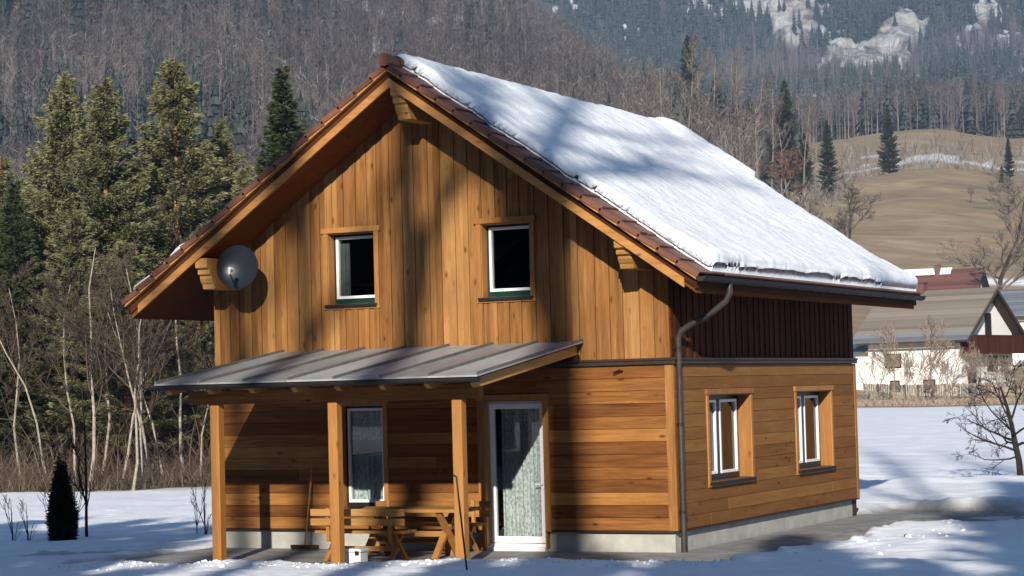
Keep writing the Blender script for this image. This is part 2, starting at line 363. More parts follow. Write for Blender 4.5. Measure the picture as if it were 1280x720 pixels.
def np_mesh(name, v, tris, rnd, mat, parent=None, smooth=False):
    me = bpy.data.meshes.new(name); v = np.asarray(v, np.float32); tris = np.asarray(tris, np.int32)
    k = tris.shape[1]; me.vertices.add(len(v)); me.vertices.foreach_set('co', v.ravel())
    me.loops.add(tris.size); me.loops.foreach_set('vertex_index', tris.ravel())
    me.polygons.add(len(tris)); me.polygons.foreach_set('loop_start', np.arange(0, tris.size, k, dtype=np.int32))
    if smooth: me.polygons.foreach_set('use_smooth', np.ones(len(tris), bool))
    if rnd is not None:
        a = me.attributes.new('rnd', 'FLOAT', 'FACE'); a.data.foreach_set('value', np.asarray(rnd, np.float32))
    me.update(calc_edges=True); me.validate()
    return link(name, me, mat, parent)
def grid_mesh(name, X, Y, Z, zone, mat, smooth=True, wrap=False):
    nr, nc = X.shape; v = np.stack([X, Y, Z], -1).reshape(-1, 3); i = np.arange(nr*nc).reshape(nr, nc)
    if wrap: i = np.concatenate([i, i[:, :1]], 1)
    q = np.stack([i[:-1, :-1], i[:-1, 1:], i[1:, 1:], i[1:, :-1]], -1).reshape(-1, 4)
    o = np_mesh(name, v, q, None, mat, smooth=smooth)
    if zone is not None:
        a = o.data.attributes.new('zone', 'FLOAT_COLOR', 'POINT'); z = np.concatenate([zone.reshape(-1, 3), np.ones((nr*nc, 1))], 1); a.data.foreach_set('color', z.astype(np.float32).ravel())
    return o

# ------------------------------------------------------------------ ground sheet
def build_ground():
    ths = np.concatenate([np.linspace(-PI, -.62, 40, endpoint=False), np.linspace(-.62, -.27, 30, endpoint=False), np.linspace(-.27, .27, 520, endpoint=False), np.linspace(.27, .62, 30, endpoint=False), np.linspace(.62, PI, 40, endpoint=False)])
    rs = np.concatenate([[.01], np.linspace(2, 24, 24), np.arange(24.3, 46, .085), np.arange(46, 62, .18), np.geomspace(62, 160, 130), np.geomspace(162, 700, 150), np.geomspace(710, 1300, 60)])
    R, T = np.meshgrid(rs, ths, indexing='ij')
    a = R*np.sin(T); d = R*np.cos(T)
    X = CAM[0]+rr[0]*a+FH[0]*d; Y = CAM[1]+rr[1]*a+FH[1]*d
    # behind the camera only flat country: keep radius modest
    Z = ground_z(X.ravel(), Y.ravel()).reshape(X.shape)
    th = np.tan(np.clip(T, -.5, .5)); n = fbm(X, Y, 30, 4)
    px = 640+2740*th
    snow = 1-sst(150, 152, R)
    # leaf litter under the wood on the left, from about 80 m outwards
    wl = sst(80, 84, R+n*14+(px-150)*.02)*(1-sst(500, 620, px))
    snow = snow*(1-wl)
    grass = sst(136, 140, R+fbm(X, Y, 6, 3)*5)*sst(860, 960, px+n*40)*(1-sst(760, 800, R))
    patch = sst(.10, .16, fbm(X, Y, 14, 4))*sst(150, 200, R)
    road = np.exp(-((R-606-(px-1150)*.04)/3.2)**2)*.9+np.exp(-((R-572-(px-1150)*.05)/3)**2)*sst(1060, 1090, px)*(fbm(X, Y, 25, 3) > -.12)
    road = np.maximum(road, sst(.06, .13, fbm(X, Y, 9, 4))*(R > 535)*(R < 640)*.8*(px > 1080))
    road = np.maximum(road, sst(.0, .06, fbm(X, Y, 7, 4))*(R > 200)*(R < 330)*(px > 1150)*.9)
    litpatch = sst(.17, .22, fbm(X, Y, 16, 5))*(R > 250)*(px < 900)
    snow = np.maximum(snow, np.maximum(road, litpatch*.6)); grass = grass*(1-road)
    wet = patio_mask(X, Y); 
    sp = sst(.02, .14, fbm(X, Y, .9, 4))*.55*wet; wet = wet-sp*sst(.5, 3, X+0*Y)
    zone = np.stack([np.clip(snow, 0, 1), np.clip(grass, 0, 1), np.clip(wet, 0, 1)], -1)
    o = grid_mesh('ground', X, Y, Z, zone, 'ground', wrap=True); tag(o, kind='structure')
build_ground()
patio = MB()
for i in range(5):
    patio.box(-8.3+i*1.58, -8.3+(i+1)*1.58-.008, -3.55, -.0, -.12, .0)
patio.box(-8.3+5*1.58, 1.1, -3.0, 0, -.12, 0.0)
patio.box(.0, 1.1, 0.008, 9.2, -.12, .0)
tag(patio.build('patio', 'paving', bevel=.006), kind='structure')

# mountain behind the meadow
ROCKS = [(995, 10, 62, 22), (1012, 38, 34, 20), (960, -8, 40, 14), (1142, 42, 36, 24), (1100, 72, 40, 14), (1245, 8, 26, 16), (1150, 103, 16, 5), (1060, 60, 22, 10), (905, 18, 20, 5), (1230, 45, 12, 6), (885, 5, 10, 8), (1265, 58, 12, 6)]
def mountain_z(px, d):
    th = (px-640)/2740
    z = np.interp(d, [850, 1000, 1300, 1600, 1900, 2150], [60, 88, 150, 262, 398, 470])
    x = th*d
    return z + fbm(x, d, 260, 5)*80*sst(950, 1300, d) + fbm(x, d, 50, 3)*12
def build_mountain():
    pxs = np.linspace(560, 1420, 330); ds = np.concatenate([np.linspace(850, 1250, 60), np.linspace(1255, 2150, 240)])
    Dm, P = np.meshgrid(ds, pxs, indexing='ij'); th = (P-640)/2740; a = th*Dm
    X = CAM[0]+rr[0]*a+FH[0]*Dm; Y = CAM[1]+rr[1]*a+FH[1]*Dm; Z = mountain_z(P, Dm)
    vim = 486-(P-640)*.0258 - (Z-2.49)/Dm*2740
    rock = np.zeros_like(Z); n = fbm(P, vim, 30, 5)
    for u, v, ru, rv in ROCKS:
        rock = np.maximum(rock, sst(1.25, .75, ((P-u)/ru)**2+((vim-v)/rv)**2+n*2.6))
    Z = Z + rock*(5+fbm(P, vim, 14, 4)*13)
    sn = sst(.11, .15, fbm(P, vim, 9, 4))*(fbm(P*1., vim, 70, 2) > .02)*(P > 700)
    zone = np.stack([np.clip(sn*.9, 0, 1), np.clip(rock, 0, 1), 0*rock], -1)
    tag(grid_mesh('mountain', X, Y, Z, zone, 'mountain'), kind='structure')
    return rock, ds, pxs
rock_mask, mds, mpx = build_mountain()

# ------------------------------------------------------------------ trees
def tubes_np(lines, sides=5):
    V = []; T = []; R = []; off = 0
    for pts, rad, q in lines:
        pts = np.asarray(pts, float); n = len(pts); s = sides if rad[0] > .02 else 3
        tg = np.gradient(pts, axis=0); tg /= np.linalg.norm(tg, axis=1)[:, None]+1e-9
        ref = np.array([.37, .53, .76]); pa = np.cross(tg, ref); pa /= np.linalg.norm(pa, axis=1)[:, None]+1e-9; pb = np.cross(tg, pa)
        w = np.arange(s)*2*PI/s
        ring = pts[:, None, :]+(pa[:, None, :]*np.cos(w)[None, :, None]+pb[:, None, :]*np.sin(w)[None, :, None])*np.asarray(rad)[:, None, None]
        V.append(ring.reshape(-1, 3)); i = np.arange(n*s).reshape(n, s); j = np.roll(i, -1, 1)
        T.append(np.stack([i[:-1], j[:-1], j[1:], i[1:]], -1).reshape(-1, 4)+off); R.append(np.full((n-1)*s, q)); off += n*s
    return np.concatenate(V), np.concatenate(T), np.concatenate(R)
def grow(r, base, dirn, L, rad, depth, out, droop=0., upw=.15, wig=.25, nch=(5, 8), ratio=.55, start=.3, ang=(.5, 1.0), minr=.004):
    n = 6 if depth > 0 else 4
    p = np.array(base, float); d = np.array(dirn, float); d /= np.linalg.norm(d); pts = [p.copy()]; ds = [d.copy()]
    for i in range(n):
        d = d+r.normal(0, wig, 3)*.35; d[2] += upw*.25-droop*.25; d /= np.linalg.norm(d); p = p+d*L/n; pts.append(p.copy()); ds.append(d.copy())
    rad_l = np.linspace(rad, max(rad*.22, minr), n+1)
    out.append((pts, rad_l, r.random(), depth))
    if depth > 0:
        for k in range(r.integers(*nch)):
            t = start+(1-start)*r.random()**.8; i = min(int(t*n), n-1); f = t*n-i
            b = pts[i]*(1-f)+pts[i+1]*f; q = np.cross(ds[i], r.normal(0, 1, 3)); q /= np.linalg.norm(q)+1e-9
            g = r.uniform(*ang); nd = ds[i]*math.cos(g)+q*math.sin(g)
            grow(r, b, nd, L*ratio*(1.15-.55*t)*r.uniform(.7, 1.25), max(rad_l[i]*.55, minr), depth-1, out, droop, upw, wig, nch, ratio, .15, ang, minr)
def bare_tree(name, seed, H, rad, depth=3, mat='bark_pale', twig='twig', lean=(0, 0), **kw):
    r = np.random.default_rng(seed); out = []
    grow(r, (0, 0, -.3), (lean[0], lean[1], 1), H, rad, depth, out, **kw)
    root = empty(name)
    tr = [(p, q, z) for p, q, z, dd in out if dd == depth]; br = [(p, q, z) for p, q, z, dd in out if dd < depth]
    v, t, q = tubes_np(tr, 8); np_mesh('trunk', v, t, q, mat, root, True)
    v, t, q = tubes_np(br, 4); np_mesh('crown', v, t, q, twig, root)
    return root
def copy_tree(o, loc, rz=0, s=1.0, label=None, sz=None):
    c = o.copy(); col.objects.link(c); c.location = loc; c.rotation_euler = (0, 0, rz); c.scale = (s, s, sz or s)
    if label: c['label'] = label
    for ch in list(o.children):
        k = ch.copy(); col.objects.link(k); k.parent = c
        for g in list(ch.children):
            q = g.copy(); col.objects.link(q); q.parent = k
    return c
def conifer(name, seed, H, R, mat='needle', base=.28, whorl=.55, dens=46, ragged=.3, bark='bark_pine', pine=0.0, tuft=.34):
    r = np.random.default_rng(seed); lines = [([(0, 0, -.3), (.03*H/10, 0, H*.35), (0, .02*H/10, H*.7), (0, 0, H)], [H*.013, H*.011, H*.006, .012], .5)]
    V = []; Q = []
    z = H*base; tw = []
    while z < H*.985:
        f = (H-z)/(H*(1-base)); prof = (f**.85)*(1 if f < .85 else 1-.35*(f-.85)/.15)*1.08
        for k in range(r.integers(5, 8) if f > .1 else 4):
            az = r.random()*2*PI; L = R*(prof*r.uniform(1-ragged, 1+ragged*.7)+.05)
            el = (-.25+.75*(1-f))*(1-pine)+pine*r.uniform(-.1, .5)
            o = np.array([0, 0, z+r.uniform(-.2, .2)]); dh = np.array([math.cos(az), math.sin(az), 0])
            s = np.linspace(0, 1, 5); pts = o+dh*(L*s)[:, None]*math.cos(el*.7)+np.array([0, 0, 1])*(L*(math.sin(el)*s+.18*s**2-.16*s*(1-s)))[:, None]
            lines.append((pts, np.linspace(.012+.010*L, .004, 5), r.random()))
            n = int(dens*(L/R+.12)*(1+pine*.4))
            t = r.uniform(.18, 1.03, n)**.8; side = r.uniform(-1, 1, n)*.32*L*(1.1-t)+r.normal(0, .04, n)
            perp = np.array([-dh[1], dh[0], 0])
            c = np.stack([np.interp(t, s, pts[:, i]) for i in range(3)], 1)+perp*side[:, None]
            c[:, 2] += -np.abs(side)*.22+r.normal(0, .05+.10*pine, n)
            dirs = dh*1.0+perp*(np.sign(side)*r.uniform(.2, 1.1, n))[:, None]+np.array([0, 0, 1])*r.uniform(-.55, .45+.5*pine, n)[:, None]+r.normal(0, .25, (n, 3))
            V.append(c); Q.append(dirs); tw.append(np.clip(.25+.55*t+r.normal(0, .18, n), 0, 1))
        z += whorl*r.uniform(.6, 1.3)*(.5+.5*f)
    c = np.concatenate(V); d = np.concatenate(Q); d /= np.linalg.norm(d, axis=1)[:, None]; q = np.concatenate(tw)
    n = len(c); L = tuft*r.uniform(.6, 1.4, n)[:, None]; s = np.cross(d, r.normal(0, 1, (n, 3))); s /= np.linalg.norm(s, axis=1)[:, None]+1e-9; w = L*.115
    v = np.stack([c-d*L*.35, c+s*w+d*L*.1, c+d*L*.65, c-s*w+d*L*.1], 1).reshape(-1, 3)
    f = np.arange(4*n).reshape(-1, 4)
    root = empty(name)
    tv, tt, tq = tubes_np(lines[:1], 8); np_mesh('trunk', tv, tt, tq, bark, root, True)
    tv, tt, tq = tubes_np(lines[1:], 3)
    me = np_mesh('crown', np.concatenate([v, tv]), np.concatenate([f, tt+len(v)]), np.concatenate([q, np.full(len(tt), .05)]), mat, root)
    return root

protos = {}
protos['pine'] = [conifer('pine_tree', 11+i, 18, [3.1, 2.9, 3.3][i], 'needle', .18, .34, 290, .75, 'bark_pine', .35, .27) for i in range(3)]
protos['spruce'] = [conifer('spruce_tree', 31+i, 18, [2.1, 2.4][i], 'needle_dark', .12, .33, 210, .4, 'bark_dark', 0, .27) for i in range(2)]
used = set()
def place(kind, i, loc, rz, s, label, cat, group, sz=None):
    key = (kind, i); o = protos[kind][i]
    if key not in used:
        used.add(key); c = o; o.location = loc; o.rotation_euler = (0, 0, rz); o.scale = (s, s, sz or s)
    else: c = copy_tree(o, loc, rz, s, None, sz)
    tag(c, label, cat, group); return c
# (column, depth, image row of the top, kind, proto, width factor, label)
CON = [(85, 92, 92, 'pine', 0, 1.0, 'tall pine with a thin browned tip, second conifer from the left edge'),
 (137, 90, 97, 'pine', 1, 1.05, 'tall green pine with a pointed tip just right of the brown-tipped pine'),
 (226, 92, 72, 'pine', 2, 1.1, 'tallest green pine of the wood edge, with a broad bushy top'),
 (280, 97, 150, 'pine', 0, 1.0, 'shorter pine filling the gap between the tallest pine and the dark spruce'),
 (362, 100, 84, 'spruce', 0, 1.25, 'dark pointed spruce standing clear just above the left roof slope'),
 (312, 92, 205, 'pine', 1, 1.1, 'low bushy pine rising directly behind the left roof verge'),
 (20, 88, 225, 'spruce', 1, 1.2, 'dark shaded spruce at the left edge of the picture'),
 (-30, 90, 200, 'spruce', 0, 1.2, 'dark spruce cut off by the left edge of the picture'),
 (182, 99, 190, 'pine', 2, 1.15, 'broad pine filling the gap left of the tallest pine'),
 (55, 99, 190, 'pine', 1, 1.1, 'leafy pine between the shaded spruce and the brown-tipped pine'),
 (250, 88, 290, 'pine', 0, 1.15, 'young pine standing low in front of the tallest pine'),
 (112, 104, 210, 'spruce', 1, 1.25, 'spruce seen between and behind the two tall left pines'),
 (395, 108, 175, 'spruce', 1, 1.1, 'spruce tip just showing above the roof right of the dark pointed spruce'),
 (160, 87, 300, 'pine', 2, 1.1, 'young bushy pine low in the middle of the conifer group'),
 (205, 100, 160, 'pine', 0, 1.2, 'pine crown filling the gap directly left behind the tallest pine'), (262, 96, 235, 'pine', 1, 1.3, 'wide pine low between the tallest pine and the roof verge'), (338, 104, 190, 'spruce', 1, 1.3, 'broad spruce low at the left foot of the dark pointed spruce'),
 (96, 88, 260, 'pine', 1, 1.3, 'wide young pine below the brown-tipped pine'), (35, 94, 270, 'pine', 2, 1.3, 'wide pine low near the left edge in front of the shaded wood'), (5, 98, 195, 'pine', 0, 1.2, 'pine at the far left edge behind the shaded spruce'),
 (225, 99, 330, 'spruce', 0, 1.5, 'low dark spruce behind the bare trees left of the eave'), (75, 97, 330, 'spruce', 1, 1.6, 'low dark spruce in the shade behind the thuja'), (145, 97, 335, 'spruce', 0, 1.6, 'low dark spruce behind the forked bare trees'),
 (15, 92, 320, 'spruce', 0, 1.5, 'low dark spruce in the deep shade at the left picture edge'), (45, 103, 255, 'spruce', 1, 1.4, 'dark spruce deep in the wood above the thuja'), (115, 101, 300, 'spruce', 0, 1.5, 'dark spruce deep in the wood behind the planted sapling'),
 (180, 103, 290, 'spruce', 1, 1.5, 'dark spruce deep in the wood behind the straight pale trunks'), (255, 104, 310, 'spruce', 1, 1.5, 'dark spruce seen just above the porch roof left of the house wall'), (200, 95, 380, 'spruce', 1, 1.8, 'low bushy spruce right behind the porch roof corner')]
for k, (u, d, vt, kind, i, wf, lab) in enumerate(CON):
    x, y = polar(u, d); z0 = gz(x, y); H = height_of(u, vt, d)-z0; s = H/18
    place(kind, i, (x, y, z0), k*1.7, s*wf*.95 if H > 10 else s*wf*1.35, lab, 'conifer', 'conifers along the wood edge left of the house', sz=s)

# bare pale trees of the wood edge
protos['bare'] = [bare_tree('bare_tree', 101+i, 11, [.075, .065, .085, .07][i], 3, 'bark_pale', 'brush', lean=[(.03, 0), (-.06, .03), (.05, .05), (-.02, -.03)][i], upw=.35, wig=.28, nch=(9, 13), ratio=.36, start=.18, ang=(.35, .95), minr=.009) for i in range(4)]
BT = [(28, 84, 350, 0, 'slim grey trunk in the shade at the far left of the wood edge'), (62, 83, 330, 1, 'slim bare tree leaning left, behind the dark thuja'),
 (92, 82, 345, 3, 'pale bare trunk rising behind the planted sapling'), (108, 81, 300, 2, 'pale double-forked bare tree right of the planted sapling'),
 (122, 84, 330, 0, 'thin whitish trunk left of the orange pine stem'), (147, 82, 310, 1, 'bare birch-like tree beside the orange pine stem'),
 (163, 80, 360, 2, 'low forked bare tree with a thick pale base at the snow edge'), (178, 81, 335, 3, 'straight pale trunk third left of the porch roof corner'),
 (192, 82, 325, 0, 'straight pale trunk second left of the porch roof corner'), (206, 83, 350, 1, 'slim pale trunk nearest the porch roof corner'),
 (232, 84, 330, 2, 'bare tree seen between the porch roof and the eave'), (248, 82, 400, 3, 'small bare tree just left of the left porch post'),
 (42, 90, 300, 2, 'dim bare trunk deep in the shade left of the thuja'), (80, 90, 320, 3, 'dim bare trunk deep in the wood above the thuja')]
for k, (u, d, vt, i, lab) in enumerate(BT):
    x, y = polar(u, d); z0 = gz(x, y); H = height_of(u, vt, d)-z0
    place('bare', i, (x, y, z0), k*2.3, H/11*1.1, lab, 'tree', 'bare pale trees at the snow edge', sz=H/11)
# bare orange pine stem showing below the crowns
# undergrowth: one mass
def twigs(n, umin, umax, dmin, dmax, hmin, hmax, seed, w=.014, gfun=None):
    r = np.random.default_rng(seed); V = []; R = []
    u = r.uniform(umin, umax, n); d = np.sqrt(r.uniform(dmin**2, dmax**2, n)); a = (u-640)/2740*d
    x = CAM[0]+rr[0]*a+FH[0]*d; y = CAM[1]+rr[1]*a+FH[1]*d; z = ground_z(x, y)
    h = r.uniform(hmin, hmax, n)*r.uniform(.4, 1, n); lean = r.normal(0, .75, (n, 2))*h[:, None]
    p0 = np.stack([x, y, z-.05], 1); mid = p0+np.stack([lean[:, 0]*.35, lean[:, 1]*.35, h*.55], 1); p1 = p0+np.stack([lean[:, 0], lean[:, 1], h], 1)
    wd = r.uniform(.6, 1.6, n)*w; sx = np.stack([np.full(n, rr[0]), np.full(n, rr[1]), np.zeros(n)], 1)*wd[:, None]; sy = np.stack([np.full(n, FH[0]), np.full(n, FH[1]), np.zeros(n)], 1)*wd[:, None]
    v = np.stack([p0-sx, p0+sx, mid+sx*.8, mid-sx*.8, p1, mid+sy, p0+sy, p0-sy], 1).reshape(-1, 3); o = np.arange(n)[:, None]*8
    t = np.concatenate([o+np.array([[0, 1, 2]]), o+np.array([[0, 2, 3]]), o+np.array([[3, 2, 4]])]); q = np.tile(r.random(n), 3)
    return v, t, q
v1, t1, q1 = twigs(15000, -40, 300, 80.5, 96, .3, 1.5, 5, .009); v2, t2, q2 = twigs(5000, -40, 300, 82, 110, 1.5, 4.2, 6, .011)
tag(np_mesh('undergrowth', np.concatenate([v1, v2]), np.concatenate([t1, t2+len(v1)]), np.concatenate([q1, q2]), 'brush'), 'dry brown undergrowth at the foot of the conifers', 'undergrowth', kind='stuff')

# hillside wood: one mass of bare trees, one of conifers
def proto_bare(r, H):
    V = []; T = []; Q = []
    def tri(a, b, c, q): n = len(V)*0+sum(len(x) for x in V); V.append(np.array([a, b, c])); T.append([n, n+1, n+2]); Q.append(q)
    w = H*.010; lx = r.normal(0, .04)*H
    q0 = r.uniform(.25, .80)
    for an in (0, 1.05, 2.1):
        c, s = math.cos(an)*w, math.sin(an)*w
        tri((-c, -s, -.5), (c, s, -.5), (lx, 0, H*.9), q0)
    for k in range(30):
        z = H*r.uniform(.32, .92); az = r.random()*2*PI; f = (H-z)/H; L = H*(.07+.26*f*r.uniform(.5, 1.1)); el = r.uniform(.45, 1.25)
        o = np.array([lx*z/H, 0, z]); dv = np.array([math.cos(az)*math.cos(el), math.sin(az)*math.cos(el), math.sin(el)])
        s = np.cross(dv, r.normal(0, 1, 3)); s /= np.linalg.norm(s); ww = H*.0035*r.uniform(.6, 1.5)
        tri(o-s*ww, o+s*ww, o+dv*L, r.uniform(.0, .6))
        for j in range(2):
            o2 = o+dv*L*r.uniform(.3, .8); d2 = dv+r.normal(0, .45, 3); d2 /= np.linalg.norm(d2); tri(o2-s*ww*.7, o2+s*ww*.7, o2+d2*L*.6, r.uniform(.0, .5))
    return np.concatenate(V), np.array(T), np.array(Q)
def proto_con(r, H):
    V = []; T = []; Q = []; n = 0
    for k in range(9):
        z = H*(.12+.86*k/9); R = H*.15*(1-k/9.5)*r.uniform(.8, 1.2); m = 7; az = np.arange(m)*2*PI/m+r.random()
        for j in range(m):
            a = az[j]+r.normal(0, .2); L = R*r.uniform(.6, 1.2); tip = np.array([math.cos(a)*L, math.sin(a)*L, z-L*.35]); wv = np.array([-math.sin(a), math.cos(a), 0])*L*.5
            V += [np.array([0, 0, z+H*.11])[None], (tip-wv)[None], (tip*1.15-np.array([0, 0, z*.15]))[None], (tip+wv)[None]]
            T += [[n, n+1, n+2], [n, n+2, n+3]]; q = r.uniform(.0, .9); Q += [q, q]; n += 4
    V += [np.array([[-.015*H, 0, -.5], [.015*H, 0, -.5], [0, 0, H*.95]])]; T.append([n, n+1, n+2]); Q.append(.3)
    return np.concatenate(V), np.array(T), np.array(Q)
def scatter(name, pro, P, S, seed, mat, label, cat, qshift=None):
    r = np.random.default_rng(seed); VV = []; TT = []; QQ = []; off = 0; w = r.integers(0, len(pro), len(P)); az = r.random(len(P))*2*PI
    for i, (pv, pt, pq) in enumerate(pro):
        ix = np.where(w == i)[0]; n = len(ix)
        if n == 0: continue
        c, s = np.cos(az[ix])[:, None], np.sin(az[ix])[:, None]; sc = S[ix][:, None]
        x = (pv[:, 0]*c-pv[:, 1]*s)*sc+P[ix, 0][:, None]; y = (pv[:, 0]*s+pv[:, 1]*c)*sc+P[ix, 1][:, None]; z = pv[:, 2]*sc+P[ix, 2][:, None]
        VV.append(np.stack([x, y, z], -1).reshape(-1, 3)); TT.append((pt[None]+(np.arange(n)*len(pv))[:, None, None]).reshape(-1, 3)+off); off += n*len(pv)
        dq = r.normal(0, .12, n)[:, None] if qshift is None else qshift[ix][:, None]
        QQ.append(np.clip(pq[None]+dq, 0, 1).ravel())
    tag(np_mesh(name, np.concatenate(VV), np.concatenate(TT), np.concatenate(QQ), mat), label, cat, kind='stuff')
pb = [proto_bare(np.random.default_rng(200+i), 18) for i in range(8)]; pc = [proto_con(np.random.default_rng(300+i), 18) for i in range(5)]
def wood_points(n, umin, umax, dmin, dmax, r):
    u = r.uniform(umin, umax, n); d = np.sqrt(r.uniform(dmin**2, dmax**2, n)); a = (u-640)/2740*d
    return u, d, CAM[0]+rr[0]*a+FH[0]*d, CAM[1]+rr[1]*a+FH[1]*d
r = np.random.default_rng(77)
u, d, x, y = wood_points(15500, -60, 1045, 240, 1060, r)
keep = (u < 1000-np.clip((d-520)*.2, -60, 200)) | ((u > 1000) & (d < 100))
keep &= ~((u > 955) & (d < 470)); keep &= ~((u > 850) & (d < 330))
u, d, x, y = u[keep], d[keep], x[keep], y[keep]
z = ground_z(x, y); conm = ((fbm(x, y, 55, 3)+r.normal(0, .10, len(x))) > .07+.12*((u > 430) & (u < 840))) & (d > 420)
P = np.stack([x, y, z], 1); S = r.uniform(.65, 1.2, len(x))
qs = fbm(x, y, 60, 3)*.75-.04+r.normal(0, .09, len(x))
scatter('hillside_wood', pb, P[~conm], S[~conm], 1, 'hill_trees', 'grey brown leafless wood covering the whole hillside', 'wood', qs[~conm])
scatter('hillside_conifers', pc, P[conm], S[conm], 2, 'hill_conifers', 'dark conifers scattered through the leafless hillside wood', 'wood')
# meadow edge wood and the mountain's forest
u1, d1, x1, y1 = wood_points(1900, 960, 1340, 735, 960, r); z1 = ground_z(x1, y1)
u2_, d2_, x2, y2 = wood_points(9500, 690, 1340, 1180, 2080, r); z2 = mountain_z(u2_, d2_)
ri = rock_mask[np.clip(np.searchsorted(mds, d2_), 0, len(mds)-1), np.clip(np.searchsorted(mpx, u2_), 0, len(mpx)-1)]
k2 = (ri < .25) | (r.random(len(ri)) < .08); u2_, d2_, x2, y2, z2 = u2_[k2], d2_[k2], x2[k2], y2[k2], z2[k2]
cm = (fbm(x2, y2, 160, 3)+r.normal(0, .08, len(x2))) > -.05; cm1 = r.random(len(x1)) < .12
PB = np.concatenate([np.stack([x1, y1, z1], 1)[~cm1], np.stack([x2, y2, z2], 1)[~cm]]); PCn = np.concatenate([np.stack([x1, y1, z1], 1)[cm1], np.stack([x2, y2, z2], 1)[cm]])
scatter('mountain_wood', pb, PB, r.uniform(.7, 1.15, len(PB)), 3, 'hill_trees', 'leafless wood on the lower mountain slope above the meadow', 'wood')
scatter('mountain_conifers', pc, PCn, r.uniform(.7, 1.25, len(PCn)), 4, 'hill_conifers', 'blue green conifer forest around the mountain cliffs', 'wood')

# individual far trees: tall bare trees on the spur, conifers round the meadow
protos['spur'] = [bare_tree('bare_tree', 401+i, 20, .20, 3, 'bark_grey', 'twig', lean=(.02*(i-1), .02), upw=.45, wig=.16, nch=(12, 16), ratio=.26, start=.35, ang=(.4, .9), minr=.016) for i in range(3)]
ORD = ['first', 'second', 'third', 'fourth', 'fifth', 'sixth', 'seventh', 'eighth', 'ninth', 'tenth', 'eleventh', 'twelfth', 'thirteenth', 'fourteenth', 'fifteenth', 'sixteenth', 'seventeenth', 'eighteenth', 'nineteenth', 'twentieth']+['%d-th' % k for k in range(21, 60)]
for k, (u, vt, d) in enumerate([(842, 78, 400), (862, 62, 410), (884, 70, 420), (903, 66, 430), (921, 78, 440), (938, 84, 430), (955, 92, 450), (972, 108, 450), (992, 118, 455), (1012, 130, 460), (1027, 150, 465)]):
    x, y = polar(u, d); z0 = gz(x, y); H = height_of(u, vt, d)-z0
    place('spur', k % 3, (x, y, z0), k*1.9, H/20, 'tall bare tree of the row above the snowy roof, %s from the left' % ORD[k], 'tree', 'tall bare trees on the wooded spur', sz=H/20)
for (u, vt, d, i, lab) in [(1044, 150, 455, 0, 'dark spruce at the upper left corner of the brown meadow'), (1121, 134, 535, 1, 'dark spruce standing alone on the crest of the brown meadow'),
   (1271, 172, 500, 0, 'dark spruce at the right edge of the picture above the meadow'), (992, 100, 470, 1, 'dark spruce among the bare trees of the spur, near its right end'), (872, 44, 520, 0, 'dark spruce rising above the bare trees at the left end of the spur'), (905, 95, 470, 1, 'dark spruce half hidden behind the bare trees in the middle of the spur'), (948, 120, 475, 0, 'short dark spruce behind the bare trees right of the spur middle'), (1015, 165, 470, 1, 'low dark spruce between the two upper meadow spruces of the spur end'), (930, 205, 400, 0, 'low young spruce at the foot of the spur just above the snowy roof'), (1262, 205, 495, 1, 'small dark spruce left beside the spruce at the right picture edge')]:
    x, y = polar(u, d); z0 = gz(x, y); H = height_of(u, vt, d)-z0
    place('spruce', i, (x, y, z0), u, H/18*1.2, lab, 'conifer', 'far conifers around the meadow', sz=H/18)
protos['meadow'] = [bare_tree('bare_tree', 501+i, 9, .16, 3, 'bark_dark', 'twig', upw=.25, wig=.25, nch=(11, 15), ratio=.42, start=.15, ang=(.4, 1.0), minr=.011) for i in range(2)]
for k, (u, vb, vt, d, lab) in enumerate([(1070, 330, 246, 300, 'round bare tree at the foot of the brown meadow left of the red roof'), (1252, 345, 244, 280, 'tall bare tree on the meadow above the white house gable'),
   (1221, 266, 236, 430, 'small bare shrub alone in the middle of the brown meadow'), (1032, 300, 258, 330, 'small bare tree beside the roof edge below the spur spruce')]):
    x, y = polar(u, d); z0 = gz(x, y); H = height_of(u, vt, d)-z0
    place('meadow', k % 2, (x, y, z0), k*2.1, H/9*1.5, lab, 'tree', 'bare trees on the meadow', sz=H/9)

for u, vt, d, lab in [(1085, 185, 560, 'leafless tree left of the crest spruce'), (1140, 172, 565, 'leafless tree just right of the crest spruce'), (1178, 150, 570, 'tall slim leafless tree on the crest, between the crest spruce and the right edge'), (1208, 160, 570, 'slim leafless tree on the crest nearest the right edge'), (1108, 165, 570, 'thin leafless tree touching the crest spruce on its left')]:
    x, y = polar(u, d); z0 = gz(x, y); H = height_of(u, vt, d)-z0
    place('spur', 1, (x, y, z0), u, H/20*.8, lab, 'tree', 'leafless trees along the meadow crest', sz=H/20)

v1, t1, q1 = twigs(1500, 985, 1340, 548, 640, 2, 8, 25, .05); v2, t2, q2 = twigs(900, 960, 1060, 430, 545, 2, 7, 26, .045)
tag(np_mesh('crest_brush', np.concatenate([v1, v2]), np.concatenate([t1, t2+len(v1)]), np.concatenate([q1, q2]), 'hill_trees'), 'leafless brush along the crest and left edge of the brown meadow', 'brush', kind='stuff')

protos['beech'] = [bare_tree('beech_tree', 551, 8, .14, 3, 'bark_grey', 'beech', upw=.3, wig=.25, nch=(13, 17), ratio=.42, start=.12, ang=(.4, 1.0), minr=.032)]
for k, (u, vt, d, lab) in enumerate([(985, 198, 420, 'russet leaved beech at the foot of the spur, nearest the snowy roof'), (1000, 196, 430, 'russet leaved beech at the meadow end of the spur')]):
    x, y = polar(u, d); z0 = gz(x, y); hh = max(height_of(u, vt, d)-z0, 6)
    place('beech', 0, (x, y, z0), k*2.0, hh/8*1.2, lab, 'tree', 'russet beeches on the spur', sz=hh/8)

